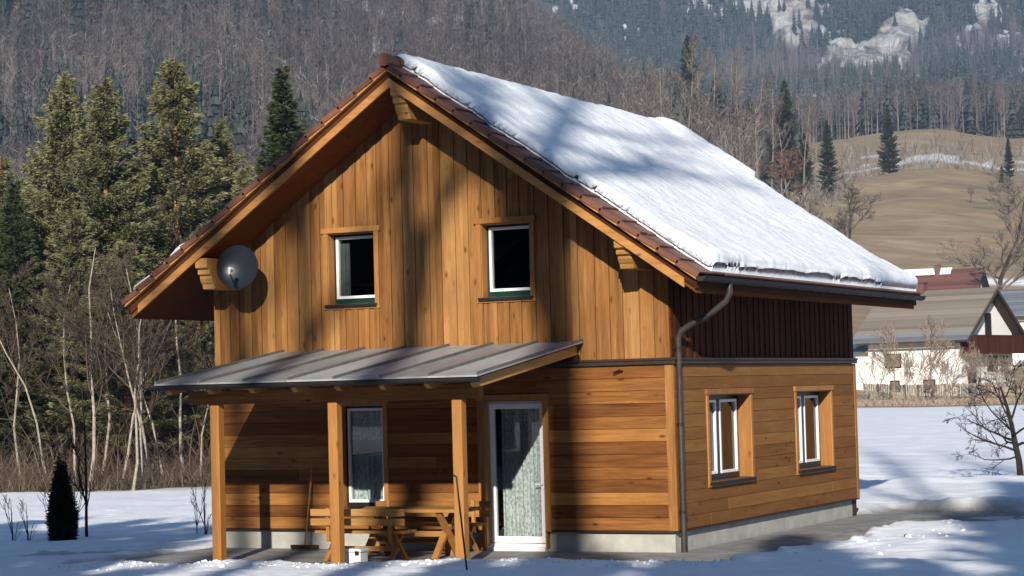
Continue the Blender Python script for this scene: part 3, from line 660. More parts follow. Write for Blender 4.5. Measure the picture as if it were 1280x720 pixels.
# ------------------------------------------------------------------ the wooden house
XM, TOP, SL, OF, OR = -4.18, 7.64, .689, 1.0, 1.4
rt = lambda x: TOP-SL*abs(x-XM)          # top of the tiles
ru = lambda x: rt(x)-.40                 # underside of the roof
H = empty('wooden_house', (0, 0, 0)); tag(H, 'two storey timber house with a snow covered right roof slope', 'house')
UW = [(-5.94, -5.06, 3.93, 5.08), (-3.15, -2.29, 3.93, 5.08)]      # upper front openings x0 x1 z0 z1
LW = (-5.75, -4.97, .65, 2.30); DR = (-3.19, -2.14, .03, 2.32)
SW = [(1.36, 3.23, .98, 2.33), (5.49, 7.36, .98, 2.33)]            # side openings y0 y1 z0 z1
def vboards(mb, edges, z0, ztop, holes, place_fn, depth_fn):
    for e0, e1 in zip(edges[:-1], edges[1:]):
        q = random.random(); dp = depth_fn()
        br = sorted({e0, e1, *[h for ho in holes for h in ho[:2] if e0 < h < e1]} | ({XM} if e0 < XM < e1 else set()))
        for a, b in zip(br[:-1], br[1:]):
            segs = [(z0, None)]
            for h in holes:
                if a >= h[0]-1e-6 and b <= h[1]+1e-6:
                    segs = [(z0, h[2]), (h[3], None)]
            for s0, s1 in segs:
                ta, tb = (ztop(a), ztop(b)) if s1 is None else (s1, s1)
                place_fn(mb, a+.003, b-.003, s0, ta, tb, dp, q)
def fr(mb, a, b, z0, ta, tb, dp, q):      # board on the front wall
    mb.poly([(a, -dp, z0), (b, -dp, z0), (b, -dp, tb), (a, -dp, ta), (a, .03, z0), (b, .03, z0), (b, .03, tb), (a, .03, ta)],
            [(0, 1, 2, 3), (7, 6, 5, 4), (0, 4, 5, 1), (1, 5, 6, 2), (2, 6, 7, 3), (3, 7, 4, 0)], q)
def sd(mb, a, b, z0, ta, tb, dp, q): mb.box(-.03, dp, a, b, z0, ta, q)
def edges(a, b, lo, hi):
    e = [a]
    while e[-1] < b-hi*1.2: e.append(e[-1]+random.uniform(lo, hi))
    return e+[b]
alt = [0]
def altd():
    alt[0] ^= 1; return .020 if alt[0] else .004
m = MB(); vboards(m, edges(-W, -.02, .085, .145), 2.905, lambda x: ru(x)+.03, UW, fr, altd); m.build('upper_cladding', 'wood_v', H)
m = MB(); vboards(m, edges(0.0, D, .11, .15), 2.905, lambda y: ru(0)+.03, [], sd, altd); o = m.build('upper_cladding', 'dark_wood', H); o['label'] = 'upper side wall boards under the eave, its shade put into their dark colour'  # eave shadow put into the board colour by the darker timber
# horizontal boards of the ground floor
def hboards(mb, a, b, z0, z1, holes, put):
    n = int(round((z1-z0)/.193)); dz = (z1-z0)/n
    for i in range(n):
        za, zb = z0+i*dz+.001, z0+(i+1)*dz-.001
        cuts = [a, b]+[c for c in [a+(b-a)*random.random()] if random.random() < .7]
        br = sorted(set(cuts) | {h for ho in holes for h in ho[:2]})
        q = random.random()
        for c0, c1 in zip(br[:-1], br[1:]):
            if c0 in cuts: q = random.random()
            mid = (c0+c1)/2; segs = [(za, zb)]
            for h in holes:
                if h[0]-1e-6 <= mid <= h[1]+1e-6: segs = [(max(s0, za), min(s1, zb)) for s0, s1 in ((za, h[2]), (h[3], zb)) if min(s1, zb)-max(s0, za) > .01]
            for s0, s1 in segs: put(mb, c0+.0015, c1-.0015, s0, s1, random.uniform(.018, .024), q)
def fh(mb, a, b, z0, z1, dp, q):    # board with a rebated lower edge
    mb.poly([(a, -dp+.007, z0), (b, -dp+.007, z0), (a, -dp, z0+.006), (b, -dp, z0+.006), (a, -dp, z1-.003), (b, -dp, z1-.003), (a, -dp+.006, z1), (b, -dp+.006, z1), (a, .03, z0), (b, .03, z0), (a, .03, z1), (b, .03, z1)],
            [(0, 1, 3, 2), (2, 3, 5, 4), (4, 5, 7, 6), (6, 7, 11, 10), (8, 9, 1, 0), (0, 2, 4, 6, 10, 8), (1, 9, 11, 7, 5, 3)], q)
def sh(mb, a, b, z0, z1, dp, q):
    mb.poly([(dp-.007, a, z0), (dp-.007, b, z0), (dp, a, z0+.006), (dp, b, z0+.006), (dp, a, z1-.003), (dp, b, z1-.003), (dp-.006, a, z1), (dp-.006, b, z1), (-.03, a, z0), (-.03, b, z0), (-.03, a, z1), (-.03, b, z1)],
            [(0, 1, 3, 2), (2, 3, 5, 4), (4, 5, 7, 6), (6, 7, 11, 10), (8, 9, 1, 0), (0, 2, 4, 6, 10, 8), (1, 9, 11, 7, 5, 3)], q)
m = MB(); hboards(m, -W, -.11, .32, 2.80, [LW, DR], fh); m.build('lower_cladding', 'wood_hx', H)
m = MB(); hboards(m, .03, D-.09, .32, 2.80, SW, sh); m.build('lower_cladding', 'wood_hy', H)
m = MB(); m.box(-.108, .0, -.030, .0, .32, 2.80).box(.001, .034, -.028, .028, .32, 2.80); m.build('corner_board', 'wood_v', H)
MB().box(.001, .032, D-.088, D+.02, .32, 2.80).build('corner_board', 'trim_z', H)
# load bearing wall behind the boards, with real openings
def cells(mb, xs, zs, holes, put):
    for a, b in zip(xs[:-1], xs[1:]):
        for c, d in zip(zs[:-1], zs[1:]):
            if not any(h[0]-1e-6 <= (a+b)/2 <= h[1]+1e-6 and h[2] <= (c+d)/2 <= h[3] for h in holes): put(mb, a, b, c, d)
m = MB()
cells(m, sorted({-W+.01, -.031, *LW[:2], *DR[:2]}), sorted({.322, 2.9, *LW[2:], DR[3]}), [LW, DR], lambda mb, a, b, c, d: mb.box(a, b, .031, .27, c, d))
cells(m, sorted({.28, D, *SW[0][:2], *SW[1][:2]}), sorted({.31, 2.9, *SW[0][2:]}), SW, lambda mb, a, b, c, d: mb.box(-.27, -.031, a, b, c, d))
vboards(m, sorted([-W+.01, -.031, *UW[0][:2], *UW[1][:2]]), 2.9, lambda x: ru(x)+.02, UW, lambda mb, a, b, z0, ta, tb, dp, q: mb.poly([(a-.003, .031, z0), (b+.003, .031, z0), (b+.003, .031, tb), (a-.003, .031, ta), (a-.003, .27, z0), (b+.003, .27, z0), (b+.003, .27, tb), (a-.003, .27, ta)], [(0, 1, 2, 3), (7, 6, 5, 4), (0, 4, 5, 1), (1, 5, 6, 2), (2, 6, 7, 3), (3, 7, 4, 0)], q), lambda: 0)
m.box(-.27, -.031, .28, D, 2.9, ru(0)+.1); m.box(-W+.01, -W+.25, .28, D, 0, ru(0)+.1); m.prism([(-W+.01, 0), (-.031, 0), (-.031, ru(0)+.05), (XM, ru(XM)+.05), (-W+.01, ru(0)+.05)], 1, D-.22, D-.0)
m.box(-W+.26, -.28, .28, D-.23, 2.82, 2.9); m.box(-W+.26, -.28, .28, D-.23, .2, .29)
m.build('wall', 'core', H)
m = MB(); m.box(-W+.04, DR[0]-.03, .045, D-.04, -.15, .305).box(DR[1]+.03, -.045, .045, D-.04, -.15, .305).box(DR[0]-.03, DR[1]+.03, .10, .5, -.15, .02); m.build('plinth', 'concrete', H, bevel=.008)
m = MB(); m.box(-W+.0, DR[0]-.09, -.032, .03, .295, .319).box(DR[1]+.09, -.03, -.032, .03, .295, .319).box(-.03, .034, .0, D, .295, .319); m.build('drip_edge', 'belly', H)
m = MB(); m.box(-W-.02, .068, -.068, .0, 2.805, 2.865).box(-W-.02, .085, -.085, .0, 2.866, 2.902).box(.0, .068, .001, D+.02, 2.805, 2.865).box(.0, .085, .001, D+.02, 2.866, 2.902); m.build('belly_band', 'belly', H, bevel=.006)
# small peg on the wall by the right corner
m = MB(); m.beam((-.95, -.02, 2.70), (-.80, -.10, 2.74), .022, .022).beam((-.95, -.02, 2.66), (-.78, -.06, 2.73), .018, .018); m.build('wall_hook', 'dark_wood', H)

# roof: deck, fascias, tiles
Rf = None
xe = .80
m = MB()
for s in (1, -1):
    X = lambda d: XM+s*d
    E0 = xe-XM
    m.prism([(X(0), TOP-.15), (X(E0), rt(X(E0))-.15), (X(E0), rt(X(E0))-.40), (X(0), TOP-.40)], 1, -OF+.07, D+OR-.07)
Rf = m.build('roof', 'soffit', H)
m = MB()
for s in (1, -1):
    X = lambda d: XM+s*d
    for y0, y1 in ((-OF, -OF+.05), (D+OR-.05, D+OR)):
        m = MB(); E0 = xe-XM+.05; m.prism([(X(.001), TOP-.125), (X(E0), rt(X(E0))-.125), (X(E0), rt(X(E0))-.18), (X(.001), TOP-.18)], 1, y0-.062 if y0 < 0 else y0, y1 if y0 < 0 else y1+.062); m.build('verge_board', 'barge', Rf, bevel=.004)
        m = MB(); E0 = xe-XM-.17; m.prism([(X(.001), TOP-.29), (X(E0), rt(X(E0))-.29), (X(E0), rt(X(E0))-.43), (X(.001), TOP-.43)], 1, y0, y1); m.build('barge_board', 'barge', Rf, bevel=.004)
m = MB()
for s in (1, -1):
    X = lambda d: XM+s*d
    for y0, y1 in ((-OF+.03, -OF+.068), (D+OR-.068, D+OR-.03)):
        E0 = xe-XM; m.prism([(X(0), TOP-.17), (X(E0), rt(X(E0))-.17), (X(E0), rt(X(E0))-.32), (X(0), TOP-.32)], 1, y0, y1)
m.box(xe+.001, xe+.03, -OF, D+OR, rt(xe)-.33, rt(xe)-.12); x_ = 2*XM-xe; m.box(x_-.03, x_-.001, -OF, D+OR, rt(xe)-.33, rt(xe)-.12)
m.build('fascia', 'dark_wood', Rf)
m = MB(); ca, sa = math.cos(math.atan(SL)), math.sin(math.atan(SL)); NR = 17; rowl = (xe+.10-XM)/ca/NR
for s in (1, -1):
    for i in range(NR):
        q0 = random.random()
        sc = (i+.5)*rowl; cx_ = XM+s*sc*ca; cz_ = TOP-sc*sa
        ux = np.array([s*ca, 0, -sa]); nn = np.array([s*sa, 0, ca]); tl = math.atan(.03/rowl)*1.0
        ux2 = ux*math.cos(tl)+nn*math.sin(tl); nn2 = nn*math.cos(tl)-ux*math.sin(tl)
        ys = [-OF-.09, -OF+.17, -OF+.43, -OF+.69, -OF+.95, D+OR-.5, D+OR+.06]
        for a, b in zip(ys[:-1], ys[1:]):
            jit = random.uniform(-.012, .012)
            m.obox(np.array([cx_, (a+b)/2, cz_])-nn*.045+ux*(.02+jit), ux2, (0, 1, 0), nn2, rowl*.56, (b-a)/2-.004, .012)
        # flap of the verge tile
        for yv in (-OF-.076, D+OR+.048):
            m.obox(np.array([cx_, yv, cz_])-nn*.082+ux*.02, ux2, (0, 1, 0), nn2, rowl*.54, .012, .038)
m.build('roof_tiles', 'tile', Rf)
m = MB(); yy = -OF-.14
while yy < D+OR:
    L_ = .40; m.tube([(XM, yy, TOP-.015), (XM, min(yy+L_, D+OR+.1), TOP-.03)], [.105, .09], 14); yy += L_-.03
m.build('ridge_cap', 'tile', Rf, smooth=True)
def gutter(name, x, z, y0, y1, r_=.072, parent=None, axis=1, mat='gutter'):
    m = MB(); prof = [(r_*math.cos(w), r_*math.sin(w)) for w in np.linspace(PI, 2*PI, 12)]+[(r_, .012), (r_+.012, .012), (r_+.012, 0)]+[((r_-.007)*math.cos(w), (r_-.007)*math.sin(w)+.0) for w in np.linspace(2*PI, PI, 12)]
    if axis == 1: m.prism([(x+a, z+b) for a, b in prof], 1, y0, y1)
    n = int((y1-y0)/.8)
    for e in (y0, y1): m.prism([(x+r_*1.06*math.cos(w), z+r_*1.06*math.sin(w)+.004) for w in np.linspace(PI, 2*PI, 12)], 1, e-.006, e+.006)
    for k in range(n+1):
        y = y0+.15+k*(y1-y0-.3)/n; m.prism([(x+(r_+.006)*math.cos(w), z+(r_+.006)*math.sin(w)) for w in np.linspace(PI, 2*PI, 12)]+[(x+r_*math.cos(w), z+r_*math.sin(w)) for w in np.linspace(2*PI, PI, 12)], 1, y-.015, y+.015)
    return m.build(name, mat, parent)
gutter('gutter', xe+.115, rt(xe)-.17, -OF-.06, D+OR+.08, parent=Rf); gutter('gutter', 2*XM-xe-.115, rt(xe)-.17, -OF-.06, D+OR+.08, parent=Rf)
dp = [(xe+.115, .10, 4.0), (xe+.115, .10, 3.84), (xe+.06, .09, 3.72), (.66, .085, 3.57), (.28, .07, 3.38), (.14, .065, 3.30), (.09, .06, 3.20), (.088, .06, 2.0), (.088, .06, 1.0), (.088, .06, .0)]
P_ = MB().tube(dp, .046, 14).build('downpipe', 'pipe', H, smooth=True)
for z in (3.05, 1.9, .6): MB().tube([(.088, .06, z-.02), (.088, .06, z+.02)], .055, 14).box(.0, .06, .05, .07, z-.012, z+.012).build('pipe_bracket', 'gutter', P_)
MB().tube([(.56, .08, 3.493), (.50, .078, 3.468)], .054, 14).build('pipe_collar', 'gutter', P_)
# carved purlin ends
def purlin(x, top, bot):
    h = top-bot; m = MB(); y = -OF+.04
    m.prism([(y, top+.06), (y, top-.22*h), (y+.07, top-.26*h), (y+.07, top-.46*h), (y+.13, top-.50*h), (y+.13, top-.62*h), (y+.17, top-.78*h), (y+.19, top-.80*h), (y+.22, bot), (.0, bot), (.0, top+.06)], 0, x-.115, x+.115)
    m.build('purlin', 'trim_y', H, bevel=.01)
purlin(XM+.12, ru(XM)-.06, 6.72); purlin(-.36, ru(-.36), 4.22); purlin(-7.76, ru(-7.76)-.1, 4.24)
# windows
def window(x0, x1, z0, z1, inset, axis, two=False, frame='green_frame', trim=True, curtain=None, curmat='lace', sill='black', head=.085, label=None):
    """opening on the front (axis 0) or the right side (axis 1) of the house; local a = along the wall, b = outwards"""
    def bx(mb, a0, a1, b0, b1, c0, c1, q=None):
        return mb.box(a0, a1, -b1, -b0, c0, c1, q) if axis == 0 else mb.box(b0, b1, a0, a1, c0, c1, q)
    fw_ = .095 if two else .06; b = -inset
    m = MB()
    bx(m, x0, x0+fw_, b-.035, b+.035, z0, z1); bx(m, x1-fw_, x1, b-.035, b+.035, z0, z1); bx(m, x0+fw_, x1-fw_, b-.035, b+.035, z1-fw_, z1); bx(m, x0+fw_, x1-fw_, b-.035, b+.035, z0, z0+.10)
    if two: xm = (x0+x1)/2; bx(m, xm-.085, xm+.085, b-.035, b+.035, z0+.10, z1-fw_)
    fr_ = m.build('window', frame, H, bevel=.004)
    if label: fr_['label'] = label
    spans = [(x0+fw_, (x0+x1)/2-.085), ((x0+x1)/2+.085, x1-fw_)] if two else [(x0+fw_, x1-fw_)]
    for a, c in spans:
        m = MB(); s = .036
        for (a0, a1, c0, c1) in ((a-.008, a+s, z0+.09, z1-fw_+.008), (c-s, c+.008, z0+.09, z1-fw_+.008), (a+s, c-s, z1-fw_-s, z1-fw_+.008), (a+s, c-s, z0+.09, z0+.10+s)): bx(m, a0, a1, b-.03, b+.05, c0, c1)
        m.build('sash', 'white_pvc', fr_, bevel=.005)
        m = MB(); bx(m, a+s-.004, c-s+.004, b+.004, b+.010, z0+.10+s-.004, z1-fw_-s+.004); m.build('pane', 'glass', fr_)
        if curtain:
            for (u0, u1, v0, v1) in curtain:
                n = 24; m = MB(); aa = a+(c-a)*u0; ab = a+(c-a)*u1; zz0 = z0+.1+(z1-z0-.15)*v0; zz1 = z0+.1+(z1-z0-.15)*v1
                pts = []
                for k in range(n+1):
                    t = aa+(ab-aa)*k/n; q = b-.09+.018*math.sin(k*1.9)+.008*math.sin(k*.7)
                    for z in (zz0, zz1): pts.append((t, -q, z) if axis == 0 else (q, t, z))
                m.poly(pts, [(2*k, 2*k+2, 2*k+3, 2*k+1) for k in range(n)]); m.build('curtain', curmat, fr_)
    m = MB(); e = .018     # lining of the opening
    bx(m, x0-.001, x0+e-.001, b+.036, .022, z0, z1); bx(m, x1-e+.001, x1+.001, b+.036, .022, z0, z1); bx(m, x0+e, x1-e, b+.036, .022, z1-e+.001, z1+.001)
    for a0, a1, c0, c1, p in ((x0-.075, x0+.006, z0-.04, z1-.002, .045), (x1-.006, x1+.075, z0-.04, z1-.002, .045), (x0-.105, x1+.105, z1, z1+head, .058), (x0-.076, x1+.076, z0-.085, z0-.041, .040)): bx(m, a0, a1, .0, p, c0, c1)
    cs = m.build('casing', ('trim_z'), fr_, bevel=.003)
    m = MB(); bx(m, x0-.04, x1+.04, b+.036, .085, z0-.036, z0-.006); bx(m, x0-.04, x1+.04, .070, .086, z0-.055, z0-.037); m.build('sill', sill, fr_, bevel=.003)
    return fr_
window(*UW[0], .205, 0, curtain=[(0.02, .24, .02, .98)], curmat='grey_cloth'); window(*UW[1], .205, 0)
window(*LW, .13, 0, frame='dark_frame', curtain=[(.0, 1, .0, .24), (.0, 1, .24, .50), (0, 1, .66, .98)], sill='gutter')
window(*SW[0], .225, 1, two=True, frame='dark_frame'); window(*SW[1], .225, 1, two=True, frame='dark_frame', sill='gutter')
# terrace door
x0, x1, z0, z1 = DR; m = MB()
m.box(x0, x0+.05, .13, .20, z0, z1).box(x1-.05, x1, .13, .20, z0, z1).box(x0+.05, x1-.05, .13, .20, z1-.05, z1).box(x0, x1, .07, .24, .005, .105)
dr = m.build('door', 'white_pvc', H, bevel=.004)
m = MB(); a, c, b0, t0, s = x0+.05, x1-.05, .115, z1-.05, .085
m.box(a, a+s, .10, .17, b0, t0).box(c-s, c, .10, .17, b0, t0).box(a+s, c-s, .10, .17, t0-s, t0).box(a+s, c-s, .10, .17, b0, b0+.10); m.build('door_leaf', 'white_pvc', dr, bevel=.006)
MB().box(a+s-.004, c-s+.004, .135, .143, b0+.096, t0-s+.004).build('pane', 'glass', dr)
for (u0, u1) in ((-2.98, -2.66), (-2.665, -2.31)):
    m = MB(); pts = []; n = 20
    for k in range(n+1):
        t = u0+(u1-u0)*k/n; yq = .205+.015*math.sin(k*1.7)
        for z in (b0+.1, t0-s): pts.append((t, yq, z))
    m.poly(pts, [(2*k, 2*k+2, 2*k+3, 2*k+1) for k in range(n)]); m.build('curtain', 'lace', dr)
m = MB(); m.tube([(c-.045, .10, 1.02), (c-.045, .055, 1.02)], .011, 8).tube([(c-.045, .055, 1.02), (c-.16, .052, 1.02)], .010, 8).box(c-.062, c-.028, .092, .101, .94, 1.10); m.build('handle', 'white_pvc', dr)
m = MB(); e = .02; m.box(x0-.001, x0+e, -.022, .099, z0, z1).box(x1-e, x1+.001, -.022, .099, z0, z1).box(x0+e, x1-e, -.022, .099, z1-e, z1+.001).box(x0-.09, x0+.004, -.048, -.0, .02, z1).box(x1-.004, x1+.09, -.048, -.0, .30, z1).box(x0-.11, x1+.11, -.058, -.0, z1+.002, z1+.09)
m.build('casing', 'trim_z', dr, bevel=.003)
MB().box(x0+.02, x1-.02, -.05, .068, -.02, .058).build('threshold', 'white_pvc', dr, bevel=.004)

# snow on the roof: one thick blanket over both slopes
def roof_snow():
    Ls = (xe+.06-XM)/ca
    t = np.concatenate([np.linspace(-Ls, -.2, 60), np.linspace(-.15, .15, 9), np.linspace(.2, Ls, 190)]); v = np.linspace(0, 1, 220)
    T, V = np.meshgrid(t, v, indexing='ij')
    y0 = np.where(t < 0, -OF+.22, -OF+.36)+fbm(t+50, t*0+3, .5, 4)*.30+fbm(t+20, t*0+7, .09, 3)*.10+np.abs(t)*.0-np.where(np.abs(t) < .5, .14*(1-np.abs(t)/.5), 0)+np.where(t > 0, t*.018, 0)
    y1 = D+OR-.05+fbm(t+90, t*0+8, .7, 4)*.22
    Y = y0[:, None]+(y1-y0)[:, None]*V
    th = .15+fbm(T, Y, 1.6, 4)*.07+fbm(T*.7, Y*1.3, .34, 4)*.062+fbm(T, Y, .07, 2)*.022
    th = th+.10*sst(1.2, .2, D+OR-Y)*sst(-.6, .3, T)*(T < 2.2)+.055*sst(1.0, .1, Ls-np.abs(T))
    th = np.where(T < 0, np.clip(th*.8+fbm(T, Y*0+.5, .5, 3)*.24-.03, .05, .22), th)
    run = np.abs(T)
    ed = np.minimum(np.minimum(Y-y0[:, None], y1[:, None]-Y), (Ls-run)+fbm(Y, T*0+3, 1.9, 4)*.10+fbm(Y, T*0+9, .2, 3)*.012)
    k = np.sqrt(np.clip(ed/.14, 0, 1)); k = np.clip(k*(2-k), 0, 1)
    hgt = np.maximum(th, .06)*k
    # granular crest along the eave
    hgt = hgt+k*sst(.8, .1, Ls-run)*fbm(T, Y, .07, 3)*.008
    x = XM+np.sign(T)*run*ca; zz = TOP-np.sqrt(run**2+.004)*sa+.02
    nx = np.sign(T)*sa*np.clip(run/.2, 0, 1); nz = np.where(run < .2, 1-(1-ca)*run/.2, ca)
    X1 = x+nx*hgt; Z1 = zz+nz*hgt
    nr, nc = T.shape; vt = np.stack([X1, Y, Z1], -1).reshape(-1, 3); vb = np.stack([x, Y, zz-.055], -1).reshape(-1, 3)
    i = np.arange(nr*nc).reshape(nr, nc); q = np.stack([i[:-1, :-1], i[1:, :-1], i[1:, 1:], i[:-1, 1:]], -1).reshape(-1, 4)
    qs = [q, q[:, ::-1]+nr*nc]
    for e in (i[0], i[-1][::-1], i[:, 0][::-1], i[:, -1]): qs.append(np.stack([e[:-1], e[:-1]+nr*nc, e[1:]+nr*nc, e[1:]], -1))
    o = np_mesh('roof_snow', np.concatenate([vt, vb]), np.concatenate(qs), None, 'snow', smooth=True)
    tag(o, 'thick white blanket of old snow lying on the house roof', 'snow', kind='stuff')
roof_snow()

# ------------------------------------------------------------------ veranda canopy
V = empty('veranda_canopy', (-4.2, -1.75, 0)); tag(V, 'lean-to canopy on three square posts with grey metal roof along the house front', 'canopy')
inv = Matrix.Translation((4.2, 1.75, 0))
def vb(mb, name, mat, parent=None, **kw):
    o = mb.build(name, mat, parent or V, **kw)
    if parent is None: o.matrix_parent_inverse = inv
    return o
cx0, cx1, cy, cz0, cz1 = -6.82, -1.42, -3.6, 2.69, 3.19
zc = lambda y: cz1+(cz1-cz0)*(y/3.6)
m = MB(); NS = 7
for k in range(NS):
    xa_, xb_ = cx0+(cx1-cx0)*k/NS, cx0+(cx1-cx0)*(k+1)/NS
    m.prism([(cy, cz0-.012), (-.06, zc(-.06)-.012), (-.06, zc(-.06)+.012), (cy, cz0+.012)], 0, xa_+.001, xb_-.001)
rs_ = vb(m, 'roof_sheet', 'tin')
for k in range(NS+1):
    x = cx0+.016+(cx1-cx0-.032)*k/NS; m = MB(); m.prism([(cy, cz0+.0125), (-.06, zc(-.06)+.0125), (-.06, zc(-.06)+.052), (cy+.01, cz0+.052)], 0, x-.013, x+.015); vb(m, 'seam', 'tin_seam')
m = MB()
for k in range(26): x = cx0+.02+(cx1-cx0-.04)*k/26; m.prism([(cy+.06, zc(cy+.06)-.036), (-.09, zc(-.09)-.036), (-.09, zc(-.09)-.0125), (cy+.06, zc(cy+.06)-.0125)], 0, x+.002, x+(cx1-cx0-.04)/26-.002)
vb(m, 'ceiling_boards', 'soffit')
for k in range(8):
    x = cx0+.14+(cx1-cx0-.28)*k/7; m = MB(); m.prism([(cy+.14, zc(cy+.14)-.037), (-.09, zc(-.09)-.037), (-.09, zc(-.09)-.19), (cy+.22, zc(cy+.22)-.19), (cy+.14, zc(cy+.14)-.12)], 0, x-.045, x+.045); vb(m, 'rafter', 'trim_y', bevel=.005)
m = MB(); m.box(cx0+.25, cx1-.25, -3.08, -2.92, 2.375, zc(-3)-.19); vb(m, 'beam', 'wood_hx', bevel=.008)
m = MB(); m.box(cx0+.06, cx1-.06, -.13, -.088, 2.88, zc(0)-.20); vb(m, 'wall_plate', 'dark_wood')
for x in (-6.12, -4.07, -2.03):
    m = MB(); m.box(x-.078, x+.078, -3.078, -2.922, -.02, 2.373); vb(m, 'post', 'trim_z', bevel=.012)
m = MB(); r_ = .062; prof = [(cy-.02+r_*math.cos(w), cz0-.025+r_*math.sin(w)) for w in np.linspace(PI, 2*PI, 12)]+[(cy-.02+(r_-.006)*math.cos(w), cz0-.025+(r_-.006)*math.sin(w)) for w in np.linspace(2*PI, PI, 12)]
m.prism(prof, 0, cx0-.05, cx1+.03)
for x in (cx0-.05, cx1+.03): m.prism([(cy-.02+r_*1.05*math.cos(w), cz0-.025+r_*1.05*math.sin(w)) for w in np.linspace(PI, 2*PI, 12)], 0, x-.005, x+.005)
for k in range(9):
    x = cx0+.1+(cx1-cx0-.2)*k/8; m.prism([(cy-.02+(r_+.006)*math.cos(w), cz0-.025+(r_+.006)*math.sin(w)) for w in np.linspace(PI, 2*PI, 12)]+[(cy-.02+r_*math.cos(w), cz0-.025+r_*math.sin(w)) for w in np.linspace(2*PI, PI, 12)], 0, x-.014, x+.014)
vb(m, 'gutter', 'gutter')

# ------------------------------------------------------------------ satellite dish
c = onplane(296.7, 333.8, 1, -.80); Dn = np.array([.30, -1, .12]); Dn /= np.linalg.norm(Dn); Rd = .345
ds = empty('satellite_dish', tuple(c)); tag(ds, 'round dark grey satellite dish fixed under the left roof overhang', 'satellite dish')
ax = np.cross((0, 0, 1), Dn); ax /= np.linalg.norm(ax); ay = np.cross(Dn, ax)
m = MB(); nr, na = 14, 56; pts = []; fs = []
for sgn, off in ((1, 0.0), (-1, -.012)):
    for i in range(nr+1):
        for j in range(na):
            w = 2*PI*j/na; q = Rd*i/nr if i else 1e-4; p = ax*q*math.cos(w)+ay*q*math.sin(w)*1.03+Dn*(.075*(q/Rd)**2-.075+off); pts.append(p)
b_ = (nr+1)*na
for o_ in (0, b_):
    for i in range(nr):
        for j in range(na): fs.append((o_+i*na+j, o_+i*na+(j+1) % na, o_+(i+1)*na+(j+1) % na, o_+(i+1)*na+j))
for j in range(na): fs.append((nr*na+j, nr*na+(j+1) % na, b_+nr*na+(j+1) % na, b_+nr*na+j))
m.poly(pts, fs); m.build('reflector', 'dish', ds, smooth=True)
lnb = Dn*.40-ay*.10; m = MB(); m.tube([-ay*.33-Dn*.02, -ay*.34+Dn*.10, lnb-ay*.07], .011, 8); m.build('arm', 'black', ds)
m = MB(); m.tube([lnb-Dn*.06-ay*.01, lnb+Dn*.02], .032, 14).tube([lnb-ay*.0+Dn*.02, lnb-ay*.10+Dn*.05], [.026, .02], 10).tube([lnb-Dn*.06, lnb-Dn*.085], [.032, .04], 14); m.build('receiver', 'white_plastic', ds, smooth=True)
m = MB(); m.tube([-Dn*.10, -Dn*.20, -Dn*.22+np.array([-.22, .12, .02])], .02, 8).box(-.10, .10, .10, .20, -.12, .12); m.build('bracket', 'gutter', ds)

# ------------------------------------------------------------------ terrace furniture
def xleg(mb, x, y, hw, ht, z1, z0=0.0, w=.075, t=.05):     # crossed legs in the y-z plane
    mb.beam((x-t*.51, y-hw, z0), (x-t*.51, y+ht, z1), t, w, up=(1, 0, 0)); mb.beam((x+t*.51, y+hw, z0), (x+t*.51, y-ht, z1), t, w, up=(1, 0, 0))
xa, xb = onplane(440, 640, 1, -1.45)[0], onplane(589, 640, 1, -1.45)[0]; yT = -1.45
T = empty('garden_table', ((xa+xb)/2, yT, 0)); tag(T, 'long rustic wooden table with crossed legs on the terrace', 'table')
L = (xb-xa)/2
m = MB(); n = 5
for k in range(n):
    y = -.38+.152*k; m.box(-L+random.uniform(-.03, .02), L+random.uniform(-.02, .04), y+.003, y+.149, .695, .745)
m.build('tabletop', 'trim_x', T, bevel=.006)
for s in (-1, 1):
    m = MB(); xleg(m, s*(L-.42), 0, .34, .30, .69, w=.10, t=.06); m.build('leg', 'trim_z', T, bevel=.005)
m = MB(); m.box(-L+.45, L-.45, -.03, .03, .32, .40); m.build('stretcher', 'trim_x', T)
def bench(x0, x1, y, face, label):
    b = empty('garden_bench', ((x0+x1)/2, y, 0)); tag(b, label, 'bench', 'wooden benches at the terrace table'); L = (x1-x0)/2
    m = MB()
    for k in range(3): m.box(-L, L, -.19+.13*k, -.19+.13*k+.12, .42, .46)
    m.build('seat', 'trim_x', b, bevel=.005)
    m = MB(); yb = -face*.235
    for z in (.54, .68): m.box(-L-.03, L+.03, yb-.018, yb+.018, z, z+.105)
    m.build('backrest', 'trim_x', b, bevel=.005)
    for s in (-1, 1):
        m = MB(); m.beam((s*(L-.24), yb+face*.05, .30), (s*(L-.24), yb+face*.045, .80), .06, .05, up=(1, 0, 0)); m.build('upright', 'trim_z', b, bevel=.006)
        m = MB(); xleg(m, s*(L-.22), 0, .21, .17, .42, w=.07, t=.045); m.build('leg', 'trim_z', b, bevel=.004)
    m = MB(); m.box(-L+.2, L-.2, -.02, .02, .15, .22); m.build('stretcher', 'trim_x', b)
    return b
bench(onplane(399, 650, 1, -2.2)[0], onplane(511, 650, 1, -2.2)[0], -2.15, 1, 'rustic bench with its slatted back to the viewer, in front of the terrace table')
bench(onplane(462, 640, 1, -.55)[0], onplane(602, 640, 1, -.55)[0], -.55, -1, 'rustic bench standing against the house wall behind the terrace table')
p = onplane(444, 684, 1, -2.5); B = empty('storage_box', (p[0], -2.5, 0)); tag(B, 'white lidded box on the terrace floor in front of the bench', 'box')
MB().box(-.15, .15, -.11, .11, .0, .16).build('body', 'white_plastic', B, bevel=.012); m = MB(); m.box(-.165, .165, -.125, .125, .163, .215); m.build('lid', 'white_plastic', B, bevel=.012); MB().box(.07, .13, -.135, -.126, .13, .185).build('latch', 'black', B)
